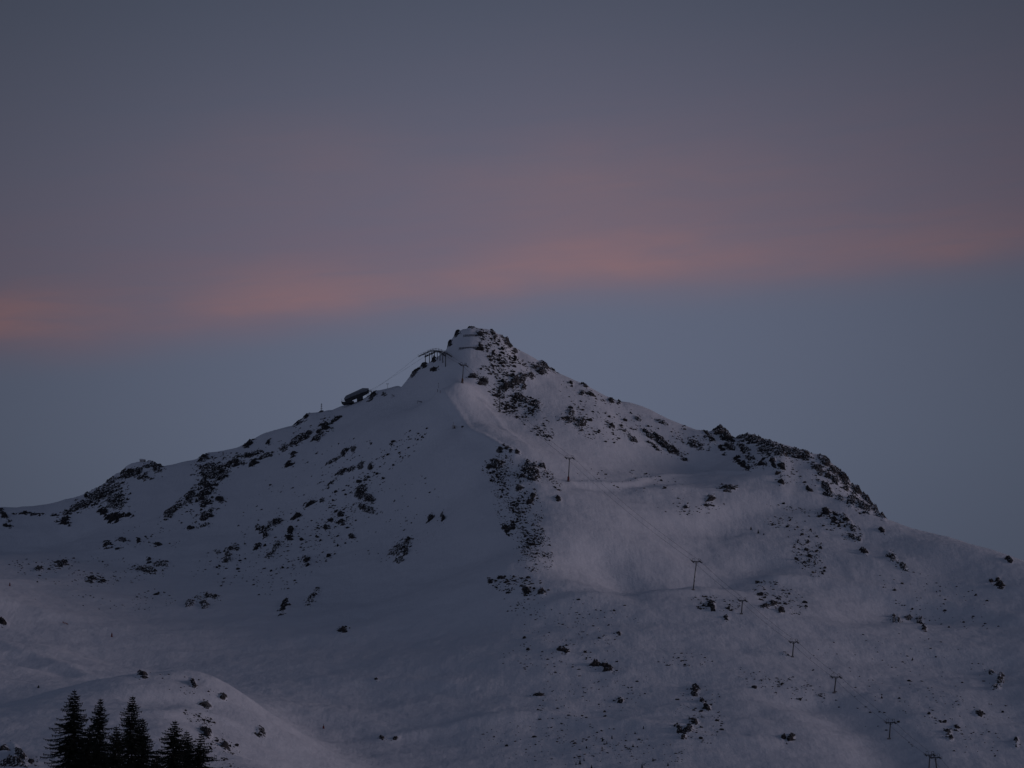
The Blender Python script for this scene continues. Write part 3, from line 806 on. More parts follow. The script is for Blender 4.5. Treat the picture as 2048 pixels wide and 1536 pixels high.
# ------------------------------------------------------------------ materials
def mat_new(name):
    m = bpy.data.materials.new(name)
    m.use_nodes = True
    t = m.node_tree
    t.nodes.clear()
    n = NT(t)
    o = n.node('ShaderNodeOutputMaterial'); p = n.node('ShaderNodeBsdfPrincipled')
    n.link(p.outputs[0], o.inputs[0])
    return m, n, p


def plain(name, colr, rough=0.6, metal=0.0, var=0.25, scale=1.5):
    m, n, p = mat_new(name)
    tcn = n.node('ShaderNodeTexCoord')
    z = n.node('ShaderNodeTexNoise'); z.inputs['Scale'].default_value = scale; z.inputs['Detail'].default_value = 5
    n.link(tcn.outputs['Object'], z.inputs['Vector'])
    c0 = tuple(c * (1 - var) for c in colr); c1 = tuple(min(1, c * (1 + var)) for c in colr)
    n.link(n.mix(z.outputs[0], c0, c1), p.inputs['Base Color'])
    p.inputs['Roughness'].default_value = rough
    p.inputs['Metallic'].default_value = metal
    return m


SNOW = (0.80, 0.81, 0.83)


def rock_colour(n, vec):
    z = n.node('ShaderNodeTexNoise'); z.inputs['Scale'].default_value = 0.55; z.inputs['Detail'].default_value = 6
    n.link(vec, z.inputs['Vector'])
    return n.ramp(z.outputs[0], [(0.3, (0.016, 0.016, 0.018)), (0.5, (0.032, 0.030, 0.031)), (0.62, (0.055, 0.048, 0.044)), (0.75, (0.10, 0.083, 0.072))], 'LINEAR')


def make_terrain_mat():
    m, n, p = mat_new("snow_cover")
    g = n.node('ShaderNodeNewGeometry')
    pos = g.outputs['Position']
    # fine texture of wind-packed snow
    b1 = n.node('ShaderNodeTexNoise'); b1.inputs['Scale'].default_value = 0.9; b1.inputs['Detail'].default_value = 5; b1.inputs['Roughness'].default_value = 0.62
    n.link(pos, b1.inputs['Vector'])
    # old ski tracks, running down the fall line: stretched noise
    mp = n.node('ShaderNodeMapping'); mp.inputs['Scale'].default_value = (0.55, 0.07, 0.07); mp.inputs['Rotation'].default_value = (0, 0, 0.35)
    n.link(pos, mp.inputs[0])
    b2 = n.node('ShaderNodeTexNoise'); b2.inputs['Scale'].default_value = 1.0; b2.inputs['Detail'].default_value = 3
    n.link(mp.outputs[0], b2.inputs['Vector'])
    b3 = n.node('ShaderNodeTexNoise'); b3.inputs['Scale'].default_value = 0.12; b3.inputs['Detail'].default_value = 3
    n.link(pos, b3.inputs['Vector'])
    b4 = n.node('ShaderNodeTexNoise'); b4.inputs['Scale'].default_value = 0.38; b4.inputs['Detail'].default_value = 4; b4.inputs['Roughness'].default_value = 0.6
    n.link(pos, b4.inputs['Vector'])
    hgt = n.m('ADD', n.m('ADD', n.m('MULTIPLY', b1.outputs[0], 0.55), n.m('MULTIPLY', b4.outputs[0], 0.9)), n.m('ADD', n.m('MULTIPLY', b2.outputs[0], 0.5), n.m('MULTIPLY', b3.outputs[0], 1.2)))
    bp = n.node('ShaderNodeBump'); bp.inputs['Strength'].default_value = 0.4; bp.inputs['Distance'].default_value = 1.0
    n.link(hgt, bp.inputs['Height'])
    n.link(bp.outputs[0], p.inputs['Normal'])
    at = n.node('ShaderNodeAttribute'); at.attribute_name = 'crag'
    nsep = n.node('ShaderNodeSeparateXYZ'); n.link(g.outputs['True Normal'], nsep.inputs[0])
    z = n.node('ShaderNodeTexNoise'); z.inputs['Scale'].default_value = 0.30; z.inputs['Detail'].default_value = 6; z.inputs['Roughness'].default_value = 0.6
    n.link(pos, z.inputs['Vector'])
    # steep ground inside the crags sheds its snow
    steep = n.m('SUBTRACT', 0.80, nsep.outputs[2])
    q = n.m('ADD', n.m('MULTIPLY', steep, 1.6), n.m('MULTIPLY', n.m('SUBTRACT', z.outputs[0], 0.5), 1.5))
    q = n.m('ADD', q, n.m('MULTIPLY', n.m('SUBTRACT', at.outputs['Fac'], 0.5), 0.9))
    fac = n.m('MULTIPLY', n.m('MULTIPLY', q, 9.0, clamp=True), n.m('MULTIPLY', at.outputs['Fac'], 5.0, clamp=True))
    sn = n.mix(b3.outputs[0], tuple(c * 0.94 for c in SNOW), SNOW)
    fac = n.m('MULTIPLY', fac, 0.9)
    n.link(n.mix(fac, sn, rock_colour(n, pos)), p.inputs['Base Color'])
    p.inputs['Roughness'].default_value = 0.85
    p.inputs['Specular IOR Level'].default_value = 0.15
    return m


def make_rock_mat(name, thr=0.62, tint=1.0):
    m, n, p = mat_new(name)
    g = n.node('ShaderNodeNewGeometry')
    pos = g.outputs['Position']
    z = n.node('ShaderNodeTexNoise'); z.inputs['Scale'].default_value = 0.9; z.inputs['Detail'].default_value = 5
    n.link(pos, z.inputs['Vector'])
    s = n.node('ShaderNodeSeparateXYZ'); n.link(g.outputs['True Normal'], s.inputs[0])
    q = n.m('ADD', s.outputs[2], n.m('MULTIPLY', n.m('SUBTRACT', z.outputs[0], 0.5), 1.1))
    fac = n.m('MULTIPLY', n.m('SUBTRACT', q, thr), 8.0, clamp=True)
    n.link(n.mix(fac, rock_colour(n, pos), SNOW), p.inputs['Base Color'])
    p.inputs['Roughness'].default_value = 0.9
    p.inputs['Specular IOR Level'].default_value = 0.2
    return m


M_TERR = make_terrain_mat()
M_ROCK = make_rock_mat("bare_rock", 0.52)
M_STONE = make_rock_mat("stone", 0.95)
M_ROCK_BARE = make_rock_mat("wind_bared_rock", 0.80)

# ------------------------------------------------------------------ the mountain mesh
nr, nc = H.shape
verts = np.stack([Xg, Yg, H], -1).reshape(-1, 3)
idx = np.arange(nr * nc, dtype=np.int32).reshape(nr, nc)
faces = np.stack([idx[:-1, :-1], idx[:-1, 1:], idx[1:, 1:], idx[1:, :-1]], -1).reshape(-1, 4)
me = new_mesh("mountain", verts, faces, M_TERR, True)
att = me.attributes.new("crag", 'FLOAT', 'POINT')
att.data.foreach_set('value', terr_rock.astype(np.float32).ravel())
link("mountain", me, kind="structure", label="snow-covered mountain with a pointed summit and rocky ridges")

# wide snowy ground around and under everything
R = 30000.0
gv = [(-R, -R, -30), (R, -R, -30), (R, R, -30), (-R, R, -30)]
gm = new_mesh("ground", gv, [(0, 1, 2, 3)], plain("valley_snow", (0.5, 0.52, 0.56), 0.9, 0, 0.15, 0.01))
link("ground", gm, kind="structure")

# ------------------------------------------------------------------ rocks
import bmesh


def rock_shape(seed, sub=2):
    bm = bmesh.new()
    bmesh.ops.create_icosphere(bm, subdivisions=sub, radius=0.5)
    r = random.Random(seed)
    planes = []
    for _ in range(9):
        nrm = Vector((r.gauss(0, 1), r.gauss(0, 1), r.gauss(0, 0.8))).normalized()
        planes.append((nrm, r.uniform(0.24, 0.44)))
    off = Vector((seed * 3.1, seed * 7.7, 1.3))
    for v in bm.verts:
        v.co *= 1.0 + 0.35 * mnoise.noise(v.co * 2.3 + off)
        for nrm, d in planes:
            e = v.co.dot(nrm) - d
            if e > 0:
                v.co -= nrm * e * 0.9
    V = np.array([v.co[:] for v in bm.verts]); Fc = np.array([[v.index for v in f.verts] for f in bm.faces])
    bm.free()
    return V, Fc


BASE = [rock_shape(i) for i in range(12)]


def blocks(centres, sizes, angs, sink=0.12, squash=0.8):
    """one vertex/face array of many rock blocks; angs = strike direction in the x-z plane"""
    AV, AF, o = [], [], 0
    for c, s, a in zip(centres, sizes, angs):
        V, Fc = BASE[rng.integers(len(BASE))]
        th = rng.uniform(0, 2 * np.pi)
        R1 = np.array([[math.cos(th), -math.sin(th), 0], [math.sin(th), math.cos(th), 0], [0, 0, 1]])
        sc = np.array([rng.uniform(1.0, 1.7), rng.uniform(0.8, 1.1), rng.uniform(0.65, 1.0) * squash]) * s
        ca_, sa_ = math.cos(a), math.sin(a)
        R2 = np.array([[ca_, 0, -sa_], [0, 1, 0], [sa_, 0, ca_]])
        v = ((V @ R1.T) * sc) @ R2.T
        v[:, 2] += s * sink
        AV.append(v + c); AF.append(Fc + o); o += len(V)
    return np.concatenate(AV), np.concatenate(AF)



def ell_density(ells, u, v):
    D = np.full(u.shape, -1.0); OFF = np.zeros(u.shape); A = np.zeros(u.shape); G = np.zeros(u.shape)
    for (eu, ev, a, b, ang, n, s) in ells:
        du = u - eu; dv = -(v - ev)
        c_, s_ = math.cos(math.radians(ang)), math.sin(math.radians(ang))
        q = np.sqrt(((du * c_ + dv * s_) / (a * 1.02 + 0.8)) ** 2 + ((-du * s_ + dv * c_) / (b * 1.02 + (1.3 if b < 6 else 0.6))) ** 2)
        d = 1.0 - q
        w = d > D
        A = np.where(w, 0.32 * s, A)
        G = np.where(w, math.radians(ang), G)
        OFF = np.where(w, 0.045 * (s - 4.5), OFF)
        D = np.maximum(D, d)
    return D, A, OFF


halo = []
for oi, (lab, ells) in enumerate(OUT):
    hp, _ = hit([e[0] for e in ells], [e[1] for e in ells])
    x0 = min(p[0] - (e[2] + 9) * p[1] / F for p, e in zip(hp, ells)); x1 = max(p[0] + (e[2] + 9) * p[1] / F for p, e in zip(hp, ells))
    ext = [max(e[3] * abs(math.cos(math.radians(e[4]))), e[2] * abs(math.sin(math.radians(e[4]))), e[3]) + 7 for e in ells]
    y0 = min(p[1] - 1.7 * q for p, q in zip(hp, ext)); y1 = max(p[1] + 2.6 * q for p, q in zip(hp, ext))
    gx = np.arange(x0, x1, 0.42); gy = np.arange(y0, y1, 0.62)
    QX, QY = np.meshgrid(gx, gy)
    ii = np.clip(np.searchsorted(ys, QY) - 1, 0, len(ys) - 2)
    tt = QX / QY
    jj = np.clip(np.searchsorted(ts, tt) - 1, 0, len(ts) - 2)
    fy = (QY - ys[ii]) / (ys[ii + 1] - ys[ii]); ft = (tt - ts[jj]) / (ts[jj + 1] - ts[jj])
    Z = (H[ii, jj] * (1 - ft) + H[ii, jj + 1] * ft) * (1 - fy) + (H[ii + 1, jj] * (1 - ft) + H[ii + 1, jj + 1] * ft) * fy
    s_ = Z / QY
    k_ = (s_ * CA - SA) / (CA + s_ * SA)
    pv = 768 - F * k_; pu = 1024 + tt * F * (CA - k_ * SA)
    wob = fbm(QX, QY, 5.0, 3, 60 + oi % 9) * 2.6
    wob2 = fbm(QX, QY, 6.0, 3, 80 + oi % 9) * 2.6
    D, A, OFF = ell_density(ells, pu + wob, pv + wob2)
    # broken ground: ridged relief along the strike, cut into ledges
    g0 = math.radians(ells[0][4])
    rxx = QX * math.cos(g0) + (Z - Z.mean()) * math.sin(g0); ryy = -QX * math.sin(g0) + (Z - Z.mean()) * math.cos(g0) + QY * 0.25
    N1 = fbm(rxx / 1.9, ryy, 3.6, 4, 100 + oi % 17, 0.55)
    f = A * (1.0 * D - 0.24 + OFF + 1.0 * N1 + 0.35 * fbm(QX, QY, 8.0, 2, 150 + oi % 11)) - 0.10
    f = np.where(D > -0.9, f, -1.5)
    hgt = Z + np.clip(f, -1.2, 9)
    step = 1.25 + 0.05 * A.max()
    L = (hgt + QX * math.tan(max(-0.9, min(0.9, g0 * 0.55))) + 1.1 * fbm(QX, QY, 7, 3, 120 + oi % 13)) / step
    fr = L - np.floor(L)
    terr = (np.floor(L) + sstep(fr, 0.62, 0.97) - L + 0.35) * step
    hgt = hgt + np.where(f > -0.6, terr * sstep(f, -0.3, 0.7), 0)
    hgt = hgt + np.where(f > 0, fbm(QX, QY, 1.3, 2, 140) * 0.35, 0)
    keep = (np.maximum(f, hgt - Z) > -0.45)
    cell = keep[:-1, :-1] | keep[1:, :-1] | keep[:-1, 1:] | keep[1:, 1:]
    if cell.sum() < 4:
        continue
    # keep one connected sheet: cells that link to the biggest patch
    lab_ = np.zeros(cell.shape, int); cur = 0; sizes_ = [0]
    for (ci_, cj_) in zip(*np.where(cell)):
        if lab_[ci_, cj_]:
            continue
        cur += 1; stack = [(ci_, cj_)]; lab_[ci_, cj_] = cur; cnt = 0
        while stack:
            i_, j_ = stack.pop(); cnt += 1
            for di, dj in ((1, 0), (-1, 0), (0, 1), (0, -1)):
                i2, j2 = i_ + di, j_ + dj
                if 0 <= i2 < cell.shape[0] and 0 <= j2 < cell.shape[1] and cell[i2, j2] and not lab_[i2, j2]:
                    lab_[i2, j2] = cur; stack.append((i2, j2))
        sizes_.append(cnt)
    big = int(np.argmax(sizes_))
    parts_ = [c_ for c_ in range(1, cur + 1) if sizes_[c_] >= max(12, 0.06 * sizes_[big])]
    mrock = M_ROCK if sum(e[5] for e in ells) > 34 else M_ROCK_BARE
    vid = np.arange(QX.size).reshape(QX.shape)
    allv = np.stack([QX, QY, hgt], -1).reshape(-1, 3)

    def patch(sel):
        ci_, cj_ = np.where(sel)
        fc = np.stack([vid[ci_, cj_], vid[ci_, cj_ + 1], vid[ci_ + 1, cj_ + 1], vid[ci_ + 1, cj_]], -1)
        used, inv = np.unique(fc, return_inverse=True)
        return allv[used], inv.reshape(fc.shape)
    if len(parts_) == 1:
        V, Fc = patch(lab_ == big)
        c = V.mean(axis=0)
        link("rock_outcrop", new_mesh("rock_outcrop", V - c, Fc, mrock, False), tuple(c), label=lab, category="rock outcrop", group="bare rock outcrops")
    else:
        V, Fc = patch(np.isin(lab_, parts_))
        c = V.mean(axis=0)
        root = link("rock_outcrop", None, tuple(c), label=lab, category="rock outcrop", group="bare rock outcrops")
        for c_ in parts_:
            V, Fc = patch(lab_ == c_)
            link("rock_face", new_mesh("rock_face", V - c, Fc, mrock, False), (0, 0, 0), root)
    # loose blocks around the crag
    for (u, v, a, b, ang, n, s) in ells:
        nn = int(2 + n * 0.45)
        du, dv = in_ellipse(nn, a * 1.5 + 3, b * 1.6 + 3, ang, 0.6)
        Wh, okh = hit(u + du, v + dv)
        for p3, o_ in zip(Wh, okh):
            if o_:
                halo.append((min(3.0, 1.9 * math.exp(rng.normal(-0.1, 0.35))), 0, p3, math.radians(ang)))

stones = []
for fi, (nm, ells, lab, grp) in enumerate(FIELDS):
    for (u, v, a, b, ang, n, s) in ells:
        du, dv = in_ellipse(int(n * 4.6), a, b, ang, 0.6)
        # clumpy distribution
        pu, pv = u + du, v + dv
        w = fbm(pu, pv, 26, 2, 41 + fi)
        keep = np.argsort(-(w + rng.normal(0, 0.35, len(w))))[:int(n * 2.3)]
        W3, ok = hit(pu[keep], pv[keep])
        for p3, o_ in zip(W3, ok):
            if o_:
                size = s * math.exp(rng.normal(-0.12, 0.48)) * (1.0 if nm == 'on the spur' else 1.12)
                stones.append((size, fi, p3, math.radians(ang)))
stones.sort(key=lambda q: -q[0])
SM = []
for V, Fc in BASE:
    SM.append(new_mesh("boulder", V, Fc, M_STONE))
outc = [(ells[0][0], ells[0][1], lab, max(e[2] for e in ells)) for lab, ells in OUT if len(lab.split()) <= 11]
ORD = {2: "second", 3: "third", 4: "fourth", 5: "fifth", 6: "sixth"}
used_lab = {}


def stone_label(p3, fi):
    """say which stone it is by the crag it lies nearest to"""
    s_ = p3[2] / p3[1]; k_ = (s_ * CA - SA) / (CA + s_ * SA)
    v = 768 - F * k_; u = 1024 + p3[0] / p3[1] * F * (CA - k_ * SA)
    best = sorted(((math.hypot(u - a, v - b), a, b, l) for a, b, l, r in outc))[:3]
    for d, a, b, l in best:
        if d > 110:
            break
        if abs(u - a) > abs(v - b):
            rel_ = "left of" if u < a else "right of"
        else:
            rel_ = "above" if v < b else "below"
        n_ = used_lab.get((rel_, l), 0)
        if n_ < 6:
            used_lab[(rel_, l)] = n_ + 1
            w_ = ("" if n_ == 0 else ORD[n_ + 1] + " ") + "largest stone " + rel_ + " the " + l
            if len(w_.split()) <= 16:
                return w_
    return FIELDS[fi][2]


for k, (size, fi, p3, ang) in enumerate(stones[:290]):
    me_ = SM[k % len(SM)]
    s = size * p3[1] / F
    o = link("boulder", me_, (p3[0], p3[1], p3[2] + 0.1 * s), label=stone_label(p3, fi), category="boulder", group=FIELDS[fi][3])
    o.rotation_euler = (rng.normal(0, 0.2), -ang * 0.6 + rng.normal(0, 0.25), rng.uniform(0, 6.28))
    o.scale = (s * rng.uniform(1.1, 1.7), s, s * rng.uniform(0.65, 0.95))
rest = stones[290:] + halo
V, Fc = blocks([r[2] for r in rest], [r[0] * r[2][1] / F for r in rest], [r[3] * 0.6 + rng.normal(0, 0.2) for r in rest], 0.08)
link("scree", new_mesh("scree", V, Fc, M_STONE), label="small loose dark stones sprinkled over the snow slopes", category="scree", kind="stuff")
print("stones", len(stones), "halo", len(halo))

# ------------------------------------------------------------------ built things: lift, station, poles, barriers
M_STEEL = plain("dark_steel", (0.030, 0.032, 0.038), 0.55, 0.3)
M_STEEL2 = plain("grey_steel", (0.075, 0.08, 0.09), 0.5, 0.3)
M_CABLE = plain("cable_steel", (0.05, 0.052, 0.06), 0.5, 0.4)
M_PAD = plain("orange_padding", (0.11, 0.06, 0.04), 0.8)
M_RED = plain("red_padding", (0.13, 0.02, 0.02), 0.8)
M_CONC = plain("concrete", (0.16, 0.15, 0.145), 0.9)
M_SHELL = plain("grey_panelling", (0.20, 0.215, 0.235), 0.45, 0.1, 0.12, 0.8)
M_DARK = plain("dark_machinery", (0.022, 0.024, 0.030), 0.6)
M_RIME = plain("rime_ice", (0.42, 0.40, 0.38), 0.8)
M_WALL = plain("pale_boards", (0.40, 0.38, 0.37), 0.8)
M_WOOD = plain("dark_wood", (0.05, 0.035, 0.03), 0.8)
M_ROOFSNOW = plain("roof_snow", SNOW, 0.9, 0, 0.03)
M_NET = plain("orange_net", (0.35, 0.10, 0.08), 0.8)
M_GLASS = plain("dark_glass", (0.02, 0.022, 0.026), 0.2)


class MB:
    """collects boxes, bars and prisms into one mesh"""
    def __init__(self):
        self.v = []; self.f = []

    def add(self, verts, faces):
        o = len(self.v)
        self.v += [tuple(p) for p in verts]
        self.f += [tuple(o + i for i in f) for f in faces]

    def box(self, c, sx_, sy_, sz_, M=None):
        x, y, z = sx_ / 2, sy_ / 2, sz_ / 2
        vs = [Vector(p) for p in ((-x, -y, -z), (x, -y, -z), (x, y, -z), (-x, y, -z), (-x, -y, z), (x, -y, z), (x, y, z), (-x, y, z))]
        if M is not None:
            vs = [M @ p for p in vs]
        c = Vector(c)
        self.add([p + c for p in vs], [(0, 3, 2, 1), (4, 5, 6, 7), (0, 1, 5, 4), (1, 2, 6, 5), (2, 3, 7, 6), (3, 0, 4, 7)])

    def bar(self, a, b, ra, rb=None, n=8):
        a = Vector(a); b = Vector(b); rb = ra if rb is None else rb
        d = (b - a).normalized()
        q = d.to_track_quat('Z', 'Y').to_matrix()
        ring = [Vector((math.cos(2 * math.pi * i / n), math.sin(2 * math.pi * i / n), 0)) for i in range(n)]
        vs = [a + q @ (p * ra) for p in ring] + [b + q @ (p * rb) for p in ring]
        fs = [(i, (i + 1) % n, n + (i + 1) % n, n + i) for i in range(n)]
        fs += [tuple(range(n - 1, -1, -1)), tuple(range(n, 2 * n))]
        self.add(vs, fs)

    def prism(self, poly, y0, y1, inset=None):
        """outline in x-z extruded along y; inset shrinks y for listed vertices"""
        n = len(poly)
        inset = inset or [0] * n
        vs = [(p[0], y0 + i_, p[1]) for p, i_ in zip(poly, inset)] + [(p[0], y1 - i_, p[1]) for p, i_ in zip(poly, inset)]
        fs = [(i, n + i, n + (i + 1) % n, (i + 1) % n) for i in range(n)] + [tuple(range(n)), tuple(range(2 * n - 1, n - 1, -1))]
        self.add(vs, fs)

    def build(self, name, mat, parent=None, loc=(0, 0, 0), **props):
        me_ = bpy.data.meshes.new(name)
        me_.from_pydata(self.v, [], self.f)
        me_.materials.append(mat)
        bm = bmesh.new(); bm.from_mesh(me_)
        bmesh.ops.recalc_face_normals(bm, faces=bm.faces)
        bm.to_mesh(me_); bm.free()
        return link(name, me_, loc, parent, **props)


def empty(name, loc, label, category, group=None):
    return link(name, None, loc, None, label=label, category=category, group=group)


def at(u, v, y):
    t, s = ray(u, v)
    return Vector((float(t) * y, y, float(s) * y))


def on(u, v):
    p, _ = hit(u, v)
    return Vector(p[0])


# ---- chairlift pylons: (top u, v), (base u, v), arm span m, base colour, label
PYL = [
    ((927, 730), (924.5, 766), 5.8, M_PAD, "topmost lift pylon beside the summit cone, with an orange padded foot"),
    ((1000, 794), (998, 824), 5.2, None, "lift pylon half hidden among the scree under the black crag"),
    ((1139, 916), (1136.5, 963), 5.6, M_RED, "tall lift pylon in the snow bowl with a reddish padded foot"),
    ((1393, 1123), (1386, 1180), 5.6, None, "tall lift pylon flecked with rime on the middle terrace"),
    ((1485, 1201), (1482.5, 1228), 4.6, None, "short lift pylon standing in the right stone field"),
    ((1587.5, 1284), (1584.5, 1314), 4.8, None, "lift pylon on smooth snow, the sixth counted from the summit"),
    ((1672, 1354), (1668, 1386), 5.2, None, "lift pylon on smooth snow, the seventh counted from the summit"),
    ((1781, 1445), (1778, 1478), 5.0, None, "lift pylon in the dark hollow at the lower right"),
    ((1860, 1510), (1857, 1544), 4.4, None, "left pylon of the close pair cut by the bottom edge"),
    ((1871, 1515), (1869, 1556), 4.6, None, "right pylon of the close pair cut by the bottom edge"),
]
bases = [on(b[0], b[1]) for _, b, *_ in PYL]
bases[9] = bases[8] + Vector((3.6, -9.0, 0)); bases[9].z = ground(bases[9].x, bases[9].y)
tops = [at(t[0], t[1], bp_.y) for (t, *_), bp_ in zip(PYL, bases)]
for b_, t_ in zip(bases, tops):
    b_.z = min(b_.z, t_.z - 8)
left_pts, right_pts = [], []
GR_POSTS = [(850.7, 709.5, 722.6), (859, 706, 722.5), (864, 703, 722), (869, 701.5, 724), (874.5, 701.5, 725.5), (880, 703, 727), (885.5, 705.5, 730), (891, 708, 733)]
gb = [on(u, vb) for u, vt, vb in GR_POSTS]
gyy = np.linspace(gb[0].y, min(gb[-1].y, gb[0].y - 18), len(gb))
gt = [at(u, vt, y) for (u, vt, vb), y in zip(GR_POSTS, gyy)]
gb = [at(u, vb, y) for (u, vt, vb), y in zip(GR_POSTS, gyy)]
for p in gb:
    p.z = min(p.z, ground(p.x, p.y) + 0.2)
line_pts = [gt[-1]] + tops
for i, ((tu, bu, span, foot, lab), B, Tp) in enumerate(zip(PYL, bases, tops)):
    root = empty("lift_pylon", tuple(B), lab, "lift pylon", "pylons of the chairlift")
    a_, b_ = line_pts[i], (line_pts[i + 2] if i + 2 < len(line_pts) else line_pts[i + 1] + (line_pts[i + 1] - line_pts[i]))
    d = (b_ - a_).normalized()
    up_ = Tp - B
    hgt_ = up_.length
    cr = d.cross(Vector((0, 0, 1))).normalized()
    if cr.x < 0:
        cr = -cr
    rel = up_.copy()
    k = MB(); k.bar((0, 0, -1.2), rel, 0.44, 0.30, 10); k.build("mast", M_STEEL, root)
    k = MB(); k.box((0, 0, 0.1), 1.9, 1.9, 0.9); k.build("foundation", M_CONC, root)
    if foot is not None:
        k = MB(); k.bar(rel * (0.6 / hgt_), rel * (3.6 / hgt_), 0.85, 0.80, 10); k.build("padding", foot, root)
    if i == 3:
        for f0, f1 in ((0.18, 0.27), (0.34, 0.42), (0.50, 0.66), (0.88, 0.97)):
            k = MB(); k.bar(rel * f0, rel * f1, 0.47, 0.45, 10); k.build("rime_patch", M_RIME, root)
    lad = MB()
    off = Vector((0.0, -0.55, 0))
    for sx_ in (-0.2, 0.2):
        lad.bar(off + Vector((sx_, 0, 0.6)), rel + off + Vector((sx_, 0, -0.6)), 0.035, n=4)
    for q in range(int(hgt_ / 0.6)):
        c_ = rel * ((q + 1.2) * 0.6 / hgt_) + off
        lad.bar(c_ + Vector((-0.2, 0, 0)), c_ + Vector((0.2, 0, 0)), 0.025, n=4)
    lad.build("ladder", M_STEEL2, root)
    k = MB(); k.bar(rel - cr * span / 2, rel + cr * span / 2, 0.26, n=6)
    k.bar(rel - Vector((0, 0, 1.4)), rel - cr * span * 0.30, 0.13, n=6); k.bar(rel - Vector((0, 0, 1.4)), rel + cr * span * 0.30, 0.13, n=6)
    k.build("crossarm", M_STEEL, root)
    for sg, store in ((-1, left_pts), (1, right_pts)):
        c_ = rel + cr * (sg * span / 2) + Vector((0, 0, -0.15))
        L = 2.7 if span > 5 else 2.3
        k = MB(); k.bar(c_ - d * L, c_ + d * L, 0.20, n=6)
        k.bar(c_ - d * L * 0.6 + Vector((0, 0, -0.5)), c_ + d * L * 0.6 + Vector((0, 0, -0.5)), 0.10, n=5)
        tr = k.build("sheave_train", M_STEEL, root)
        wv = MB()
        for q in range(8):
            w_ = c_ + d * (L * (-0.95 + q * 1.9 / 7)) + Vector((0, 0, 0.22))
            wv.bar(w_ - cr * 0.07, w_ + cr * 0.07, 0.24, n=10)
        wv.build("wheels", M_DARK, tr)
        # catwalk beside the wheels
        cw = MB()
        e0, e1 = c_ - d * L + cr * sg * 0.7, c_ + d * L + cr * sg * 0.7
        cw.bar(e0, e1, 0.09, n=4); cw.bar(e0 + Vector((0, 0, 1.0)), e1 + Vector((0, 0, 1.0)), 0.05, n=4)
        for q in range(4):
            g_ = e0.lerp(e1, q / 3); cw.bar(g_, g_ + Vector((0, 0, 1.0)), 0.04, n=4)
        cw.build("catwalk", M_STEEL2, root)
        store.append(B + c_ + Vector((0, 0, 0.48)))
        # lifting frame above
        k = MB(); h_ = 1.9
        p0 = rel + cr * (sg * span * 0.22); p1 = rel + cr * (sg * span * 0.48)
        k.bar(p0, p0 + Vector((0, 0, h_)), 0.10, n=5); k.bar(p1, p1 + Vector((0, 0, h_)), 0.10, n=5); k.bar(p0 + Vector((0, 0, h_)), p1 + Vector((0, 0, h_)), 0.10, n=5)
        k.build("lifting_frame", M_STEEL, root)

# ---- curved roller gantry on the shoulder under the summit
root = empty("cable_gantry", tuple(gb[3]), "curved steel gantry on a row of posts on the shoulder left of the summit", "gantry")
O = gb[3]
gd = (gt[-1] - gt[0]); gd.z = 0; gd.normalize()
gc = gd.cross(Vector((0, 0, 1))).normalized()
if gc.x < 0:
    gc = -gc
for b_, t_ in zip(gb, gt):
    k = MB(); k.bar(b_ - O - Vector((0, 0, 0.8)), t_ - O, 0.34, 0.28, 8); k.build("post", M_STEEL, root)
    k = MB(); k.bar(t_ - O - gc * 2.6, t_ - O + gc * 2.6, 0.22, n=6); k.bar(t_ - O - gc * 1.6 + Vector((0, 0, 0)), t_ - O - gc * 1.6 + Vector((0, 0, 1.9)), 0.09, n=4)
    k.bar(t_ - O + gc * 1.6, t_ - O + gc * 1.6 + Vector((0, 0, 1.9)), 0.09, n=4); k.bar(t_ - O - gc * 1.6 + Vector((0, 0, 1.9)), t_ - O + gc * 1.6 + Vector((0, 0, 1.9)), 0.09, n=4)
    k.build("crossarm", M_STEEL, root)
ext = [gt[0] + (gt[0] - gt[1]) * 0.9 + Vector((0, 0, -0.2))] + gt + [gt[-1] + (gt[-1] - gt[-2]) * 1.2 + Vector((0, 0, -0.7))]
for sg in (-1, 1):
    k = MB()
    for a_, b_ in zip(ext[:-1], ext[1:]):
        k.bar(a_ - O + gc * 2.6 * sg, b_ - O + gc * 2.6 * sg, 0.30, n=6)
        k.bar(a_ - O + gc * 2.6 * sg + Vector((0, 0, -0.7)), b_ - O + gc * 2.6 * sg + Vector((0, 0, -0.7)), 0.14, n=5)
    k.build("roller_rail", M_STEEL, root)
    k = MB()
    for a_, b_ in zip(ext[:-1], ext[1:]):
        k.bar(a_ - O + gc * 3.3 * sg + Vector((0, 0, 1.1)), b_ - O + gc * 3.3 * sg + Vector((0, 0, 1.1)), 0.05, n=4)
        k.bar(a_ - O + gc * 3.3 * sg, b_ - O + gc * 3.3 * sg, 0.10, n=4)
        k.bar(a_ - O + gc * 3.3 * sg, a_ - O + gc * 3.3 * sg + Vector((0, 0, 1.1)), 0.05, n=4)
    k.build("catwalk", M_STEEL2, root)

# ---- top station of the lift, on the left ridge
YS = 3006.0
MPP = YS / F
C0 = at(712, 800, YS)


def px(u, v):
    return ((u - 712) * MPP / 1.0, -(v - 800) * MPP)


